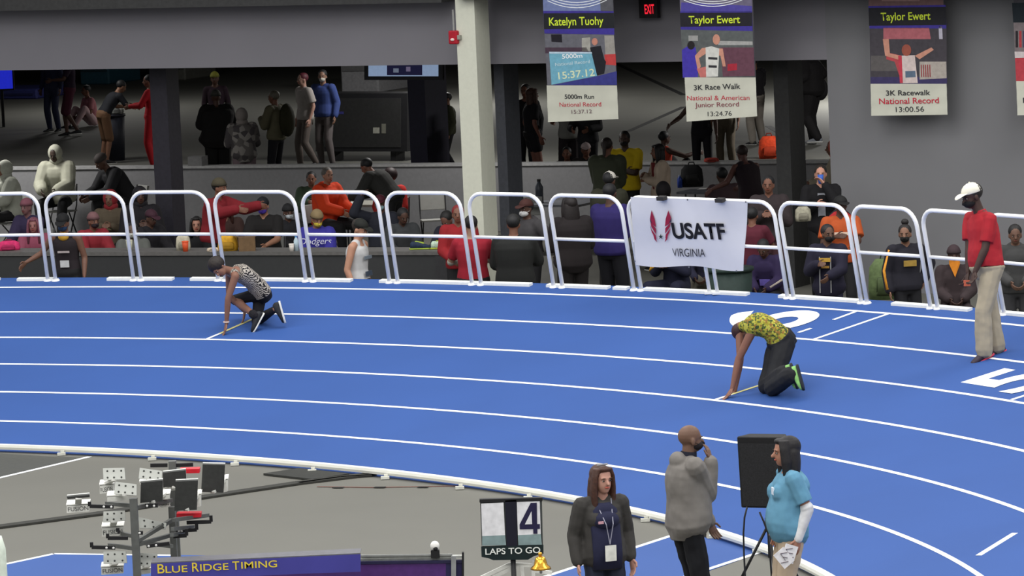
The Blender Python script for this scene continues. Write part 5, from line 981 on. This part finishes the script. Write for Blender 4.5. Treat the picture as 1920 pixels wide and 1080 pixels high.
EX = ['topmost of the left column', 'top row beside the centre', 'second down, leaning over its neighbour', 'square dark pad right of the front post', 'dark pad behind the large square pad', 'largest dark pad above the red base', 'dark pad farthest right', 'hanging out to the far left',
      'middle of the left column', 'bottom of the left column', 'bottom, right of the front post', 'small white one between the posts', 'side-on between the two posts']
def block(i, pad, dark, brk, d, label_txt=True, tilt=0, red=None):
    c = P(sum(p[0] for p in pad) / 4, sum(p[1] for p in pad) / 4, d); r = thing('starting_block', 'starting block on the rack, ' + EX[i], 'starting block', c, 0, 'starting blocks hung on the rack')
    pl = fpl(d); pl.o = c.copy(); pl.v = nrm(V(0, .25 * (1 if not dark else -1), 1)); pl.n = np.cross(pl.u, pl.v)
    g = G(); g.slab([pl.hit(*p) for p in pad], -pl.n * .03); p_ = g.build('pad', RUB if dark else PALE, r, org=c)
    if not dark:
        for fx in (.2, .5, .85):
            for fy in (.25, .8):
                x = pad[0][0] + (pad[1][0] - pad[0][0]) * fx + (pad[3][0] - pad[0][0]) * fy; y = (pad[0][1] * (1 - fx) + pad[1][1] * fx) * (1 - fy) + (pad[3][1] * (1 - fx) + pad[2][1] * fx) * fy
                g = G(); g.ell(pl.hit(x, y) + pl.n * .002, (.008, .004, .008), seg=8, rings=5); g.build('bolt', M((70, 72, 70), .4, .4), p_, org=c)
    else: g = G(); g.slab([pl.hit(*p) - pl.n * .032 for p in pad], -pl.n * .02); g.build('backing_plate', PALE, r, org=c)
    if brk:
        x0, y0, x1, y1 = brk; pb = fpl(d - .03); g = G(); g.slab([pb.hit(x0, y0 + 3), pb.hit(x1, y0), pb.hit(x1, y1 - 3), pb.hit(x0, y1)], V(0, .05, 0)); b_ = g.build('bracket', M((206, 206, 200), .5), r, org=c)
        g = G(); g.slab([pb.hit(x0 - 1, y0 + 4), pb.hit(x1 + 1, y0 + 1), pb.hit(x1 + 1, y0 - 1), pb.hit(x0 - 1, y0 + 1)], V(0, .12, .02)); g.build('bracket_lip', M((216, 216, 210), .5), r, org=c)
        if label_txt: text('FUSION', pb, x0 + 2, y1 - 3, x1 - 2, y1 - 6, min(8, (y1 - y0) * .45), M((60, 60, 62), .6), b_, .003, org=c)
        g = G(); g.bar(pb.hit((x0 + x1) / 2, y0) - c + V(0, .03, 0), pl.hit((pad[2][0] + pad[3][0]) / 2, (pad[2][1] + pad[3][1]) / 2) - c, .05, .02); g.build('strut', M((196, 196, 190), .5), r)
    if red:
        x0, y0, x1, y1 = red; pb = fpl(d - .05); g = G(); g.slab([pb.hit(x0, y0), pb.hit(x1, y0 - 1), pb.hit(x1, y1 - 1), pb.hit(x0, y1)], V(0, .12, 0)); g.build('red_base', M((190, 24, 40), .5), r, org=c)
block(0, [(193, 878), (233, 877), (235, 899), (194, 900)], 0, (187, 907, 213, 926), DR + .3)
block(1, [(262, 877), (304, 883), (303, 901), (260, 897)], 0, (262, 901, 296, 909), DR + .35, False)
block(2, [(216, 903), (256, 908), (256, 929), (214, 926)], 0, (201, 928, 240, 941), DR - .05, False)
block(3, [(264, 905), (305, 901), (305, 940), (263, 943)], 1, (300, 926, 318, 938), DR + .05, False)
block(4, [(305, 887), (348, 882), (350, 912), (306, 914)], 1, (310, 912, 330, 922), DR + .6, False, red=(337, 880, 374, 888))
block(5, [(329, 903), (371, 901), (369, 956), (327, 958)], 1, (366, 926, 377, 952), DR + .1, False, red=(331, 963, 377, 971))
block(6, [(380, 871), (422, 872), (419, 924), (377, 922)], 1, (417, 898, 427, 924), DR + .3, False)
block(7, [(125, 932), (167, 928), (168, 932), (127, 936)], 1, (125, 945, 167, 962), DR - .1)
block(8, [(194, 959), (234, 957), (235, 976), (193, 979)], 0, (191, 986, 231, 1006), DR + .1)
block(9, [(194, 1034), (236, 1033), (238, 1055), (194, 1057)], 0, (190, 1061, 231, 1078), DR + .1)
block(10, [(259, 1037), (295, 1038), (293, 1062), (258, 1061)], 0, (258, 1066, 282, 1078), DR + .2, False)
block(11, [(299, 915), (318, 918), (318, 935), (298, 932)], 0, (295, 944, 318, 953), DR + .3)
block(12, [(259, 969), (312, 981), (310, 992), (262, 990)], 0, None, DR + .3, False)
# timing display with banner and camera
DT = 41.0; tp = fpl(DT); q = tp.hit(480, 1064); r = thing('timing_banner', 'purple blue timing company banner with yellow lettering along the bottom edge', 'banner', q)
g = G(); g.slab([tp.hit(*p) for p in ((283, 1057), (676, 1039), (676, 1072), (560, 1076), (283, 1090))], V(0, .03, 0)); g.build('banner_cloth', M((62, 60, 140), .6, noise=.08, scale=3), r, org=q)
g = G(); g.slab([tp.hit(*p) for p in ((560, 1076), (676, 1072), (676, 1140), (283, 1150), (283, 1090))], V(0, .03, 0)); g.build('lower_cloth', M((58, 32, 92), .6), r, org=q)
g = G(); g.slab([tp.hit(*p) for p in ((283, 1057), (676, 1039), (676, 1037), (283, 1055))], V(0, .25, 0)); g.build('top_edge', M((90, 90, 96), .5), r, org=q)
for x in (300, 660): a = tp.hit(x, 1100); g = G(); g.bar(V(a[0], a[1] + .1, 0) - q, V(a[0], a[1] + .1, a[2] + .1) - q, .04, .04); g.build('leg', GREY, r)
YL = M((214, 190, 60), .6)
for s, x0, x1, y, h in (('B', 294, 307, 1075, 17), ('LUE', 309, 350, 1074, 12.5), ('R', 359, 372, 1072, 17), ('IDGE', 374, 427, 1070.5, 12.5), ('T', 436, 449, 1068.5, 16), ('IMING', 451, 518, 1066, 12.5)): text(s, tp, x0, y, x1, y - (x1 - x0) * .045, h, YL, r, .006, bold=.008, org=q)
DS = 41.6; sp_ = fpl(DS); q = sp_.hit(775, 1060); r = thing('timing_display', 'metal truss frame around a purple display panel at the bottom of the picture', 'display', q)
def sb(nm, x0, y0, x1, y1, mat, dd=0, th=.05): g = G(); pl = fpl(DS + dd); g.slab([pl.hit(x0, y0), pl.hit(x1, y0 - (x1 - x0) * .012), pl.hit(x1, y1 - (x1 - x0) * .012), pl.hit(x0, y1)], V(0, th, 0)); return g.build(nm, mat, r, org=q)
sb('truss_tube', 676, 1041, 848, 1044, M((150, 152, 150), .4, .5), .02, .02); sb('truss_tube', 676, 1049, 848, 1053, M((120, 122, 120), .4, .5), .02, .02); sb('truss_rail', 676, 1044, 868, 1049, M((170, 172, 166), .5), .04)
sb('screen_panel', 676, 1058, 836, 1140, M((74, 40, 104), .45)); sb('screen_edge', 836, 1054, 866, 1140, M((34, 30, 70), .5)); sb('truss_tube', 846, 1043, 855, 1140, M((150, 152, 154), .4, .5), -.03, .03); sb('corner_post', 866, 1036, 870, 1140, BLK, -.02); sb('panel_cap', 676, 1053, 866, 1058, M((30, 28, 60), .5), -.01)
a = sp_.hit(760, 1100); g = G(); g.box(V(a[0], a[1] + .1, .03) - q, (.4, .25, .03)); g.build('base', BLK, r); g = G(); g.bar(V(a[0], a[1] + .08, .05) - q, V(a[0], a[1] + .08, a[2] + .1) - q, .08, .08); g.build('stand', BLK, r)
q = fpl(DS + .02).hit(816, 1036); r = thing('dome_camera', 'small white dome camera on top of the metal display frame', 'camera', q)
g = G(); g.box((0, 0, -.01), (.035, .03, .03)); g.cone(V(0, 0, .0), V(0, 0, .03), .018, .018, 10); g.build('mount', BLK, r); g = G(); g.ell((0, 0, .055), (.037, .037, .040), seg=18, rings=12); g.build('dome_housing', M((226, 224, 220), .4), r, True); g = G(); g.ell((.004, -.027, .035), (.019, .014, .018)); g.build('lens', BLK, r, True)
# lap counter
DL = 41.4; lp = fpl(DL); q = lp.hit(960, 1040); r = thing('lap_counter', 'black and white lap counter board showing the number four on a pole', 'sign', q)
def lb(nm, px, mat, off, th, org=None): g = G(); g.slab([lp.hit(*p) + V(0, -off, 0) for p in px], V(0, th, 0)); return g.build(nm, mat, r, org=q)
lb('frame', [(900, 937), (1016, 934), (1018, 1023), (903, 1023)], M((58, 62, 62), .5), 0, .05); lb('frame_bar', [(899, 936), (1017, 933), (1017, 939), (899, 942)], BLK, .012, .06); lb('centre_bar', [(947, 938), (968, 937), (970, 1023), (950, 1024)], M((16, 16, 34), .5), .012, .05)
CR = M((212, 212, 216), .5); TQ = M((122, 142, 144), .5)
lb('number_card', [(902, 944), (944, 942), (947, 1003), (904, 1005)], CR, .01, .012); lb('number_card', [(969, 941), (1012, 939), (1014, 1001), (971, 1003)], CR, .01, .012)
lb('lower_panel', [(904, 1005), (947, 1003), (949, 1022), (904, 1023)], TQ, .01, .012); lb('lower_panel', [(971, 1003), (1014, 1001), (1016, 1021), (972, 1022)], TQ, .01, .012)
lb('title_board', [(902, 1025), (1019, 1022), (1019, 1038), (1002, 1042), (990, 1049), (925, 1050), (915, 1046), (903, 1044)], M((14, 32, 34), .5), .012, .04)
ppoly(lp, [(760 + x / 4, 860 + y / 4) for x, y in ((940, 330), (986, 328), (988, 489), (1009, 488), (1010, 524), (990, 525), (991, 561), (960, 562), (959, 526), (858, 528), (857, 492))], M((30, 26, 60), .5), r, .014, 'numeral_four', q); ppoly(lp, [(760 + x / 4, 860 + y / 4) for x, y in ((946, 392), (951, 489), (896, 491))], CR, r, .016, 'numeral_gap', q)
text('LAPS TO GO', lp, 909, 1039, 1012, 1035.5, 11, M((216, 220, 216), .5), r, .028, bold=.012, org=q)
a = lp.hit(962, 1046); g = G(); g.tube([a - q + V(0, .02, 0), V(a[0], a[1] + .02, .03) - q], .022, 10, up=V(1, 0, 0)); g.build('pole', BLK, r, True); g = G(); g.cone(V(a[0], a[1] + .02, .0) - q, V(a[0], a[1] + .02, .04) - q, .22, .2, 20, False); g.build('base', BLK, r)
# bell
q = P(1014, 1066, 41.2); r = thing('hand_bell', 'shiny brass last-lap bell beside the lap counter', 'bell', q)
X, Y = V(1, 0, 0), V(0, 1, 0); g = G(); g.loft([(V(0, 0, z), X, Y, a, a) for z, a in ((-.005, .082), (.01, .078), (.03, .055), (.07, .045), (.09, .036), (.10, .012))], 20); g.build('bell_body', M((214, 160, 60), .22, .9, noise=.3, scale=25), r, True)
g = G(); g.ell((0, 0, .115), (.018, .018, .018)); g.build('crown', M((200, 150, 60), .3, .9), r, True); g = G(); g.cone((0, 0, .03), (0, 0, -.03), .006, .012); g.build('clapper', STEEL, r, True)
q = P(960, 1066, 41.7); r = thing('bell_stand', 'white painted stand holding the brass bell below the lap counter', 'stand', (q[0], q[1], 0)); zt_ = q[2]; WS = M((214, 214, 208), .5)
pp_ = lambda x, y: P(x, y, 41.7) - V(q[0], q[1], 0)
for a, b in (((888, 1090), (955, 1058)), ((896, 1096), (958, 1066)), ((955, 1058), (1000, 1060)), ((1000, 1052), (1000, 1110)), ((958, 1062), (970, 1110)), ((978, 1060), (984, 1110)), ((1000, 1070), (1035, 1074))): g = G(); g.bar(pp_(*a), pp_(*b), .028, .028); g.build('stand_bar', WS, r)
for x in (905, 1000): a = P(x, 1105, 41.7) - V(q[0], q[1], 0); g = G(); g.bar(V(a[0], a[1], 0), a, .035, .035); g.build('leg', WS, r)
# loudspeaker and stand
cs = P(1438, 883, 45.3); r = thing('loudspeaker', 'black loudspeaker cabinet behind the woman in the light blue shirt', 'speaker', cs); az = math.radians(-24); Rz = rotz(az) @ np.array([[1, 0, 0], [0, math.cos(.06), -math.sin(.06)], [0, math.sin(.06), math.cos(.06)]])
g = G(); hw, hd, hh = .235, .075, .315
sec = [(-hw, -hd), (hw, -hd), (hw * .72, hd), (-hw * .72, hd)]; g.slab([Rz @ V(x, y, -hh) for x, y in sec], Rz @ V(0, 0, 2 * hh)); o = g.build('cabinet', M((22, 22, 24), .6), r); bv = o.modifiers.new('round', 'BEVEL'); bv.width = .008
g = G(); g.box(Rz @ V(0, -hd - .004, -.02), (hw * .9, .004, hh * .88), Rz); g.build('grille', M((32, 32, 34), .7, noise=.3, scale=90), r); g = G(); g.box(Rz @ V(-hw * .9, .03, -.02), (.006, .05, .02), Rz); g.build('carry_handle', M((60, 60, 60), .5), r)
st_ = thing('speaker_stand', 'black tripod stand under the loudspeaker', 'stand', (cs[0], cs[1], 0)); g = G(); g.tube([V(0, 0, .45), V(0, 0, cs[2] - hh + .01)], .018, 8, up=V(1, 0, 0)); g.build('pole', BLK, st_, True)
for i in range(3): a = 2.1 * i + .6; g = G(); g.tube([V(0, 0, .75), V(.42 * math.cos(a), .42 * math.sin(a), .02)], .013, 8); g.build('leg', BLK, st_, True)
g = G(); g.cone(V(0, 0, .70), V(0, 0, .80), .035, .035, 12, False); g.build('collar', BLK, st_, True)
def cable(label, pts, d, rr=.008):
    w_ = [P(x, y, d) for x, y in pts]; w_.append(V(w_[-1][0] + .02, w_[-1][1], .01)); o = w_[0]; g = G(); g.tube([p - o for p in w_], rr, 8, up=V(0, 1, .1)); r = g.build('speaker_cable', BLK, None, True); r.location = tuple(o); tag(r, label, 'cable')
cable('thin black cable hanging from the left bottom corner of the loudspeaker', [(1401, 950), (1396, 970), (1394, 1000), (1395, 1040), (1397, 1078)], 45.05); cable('thin black cable curving from the loudspeaker towards the tripod', [(1424, 960), (1432, 978), (1440, 1000), (1443, 1030)], 45.05)
# floor ramp, cable covers, tape
def fthing(name, label, cat, px, mat, h, parts=None):
    pts = [PZ(x, y, 0.004) for x, y in px]; o = pts[0]; g = G(); g.slab([p - o for p in pts], (0, 0, h)); r = g.build(name, mat, None); r.location = tuple(o); return tag(r, label, cat)
fthing('rubber_mat', 'dark grey diamond shaped rubber mat on the floor beside the kerb', 'mat', [(494, 891), (560, 881), (655, 891), (590, 902)], M((48, 49, 46), .8), .02)
def cover(label, pts, wd, mat, nm='cable_cover', h=.02):
    r = thing(nm, label, 'cable cover', PZ(*pts[0], 0)); o = np.array(r.location)
    for a, b in zip(pts[:-1], pts[1:]):
        A, B = PZ(*a, .004), PZ(*b, .004); d = nrm(B - A); s_ = nrm(np.cross(UPZ, d)) * wd / 2; g = G(); g.slab([A - s_ - o, B - s_ - o, B + s_ - o, A + s_ - o], (0, 0, h)); g.build('cover_strip', mat, r)
cover('dark cable cover crossing the grey infield floor behind the block rack', [(-30, 993), (190, 964), (385, 933), (560, 907), (700, 890)], .16, M((52, 52, 48), .8))
cover('short dark cable cover by the kerb right of the diamond mat', [(560, 908), (640, 897), (697, 893)], .07, M((40, 40, 38), .8))
cover('thin red and black floor tape near the kerb', [(595, 912.5), (700, 914), (865, 911)], .03, M((120, 86, 76), .8), 'floor_tape', .003)
for (x, y) in ((634, 913.5), (712, 913), (793, 912.5)): fstrip(x - 10, y, x + 10, y, .06, M((44, 42, 40), .8), 'tape_patch', .012, inf)
# white draped post at the left frame edge
q = P(2, 1040, 41.5); r = thing('draped_post', 'white cloth covered post cut by the bottom left corner', 'post', (q[0], q[1], 0)); g = G(); zz_ = P(2, 1004, 41.5)[2]; X, Y = V(1, 0, 0), V(0, 1, 0)
g.loft([(V(0, 0, .02), X, Y, .05, .05), (V(0, 0, zz_ * .6), X, Y, .045, .05), (V(0, 0, zz_ * .93), X, Y, .04, .045), (V(0, 0, zz_), X, Y, .012, .012)], 14); g.build('cloth', M((196, 206, 194), .7), r, True); g = G(); g.cone(V(0, 0, 0), V(0, 0, .03), .16, .15, 18, False); g.build('base', BLK, r)
# ================================================================== lettering becomes mesh
dg = bpy.context.evaluated_depsgraph_get()
for o in [o for o in bpy.data.objects if o.type == 'FONT']:
    me = bpy.data.meshes.new_from_object(o.evaluated_get(dg)); nm = o.name; par = o.parent; ml = o.matrix_local.copy(); o.name = 'old_text'
    n = bpy.data.objects.new(nm, me); COL.objects.link(n); n.parent = par; n.matrix_local = ml; bpy.data.objects.remove(o)
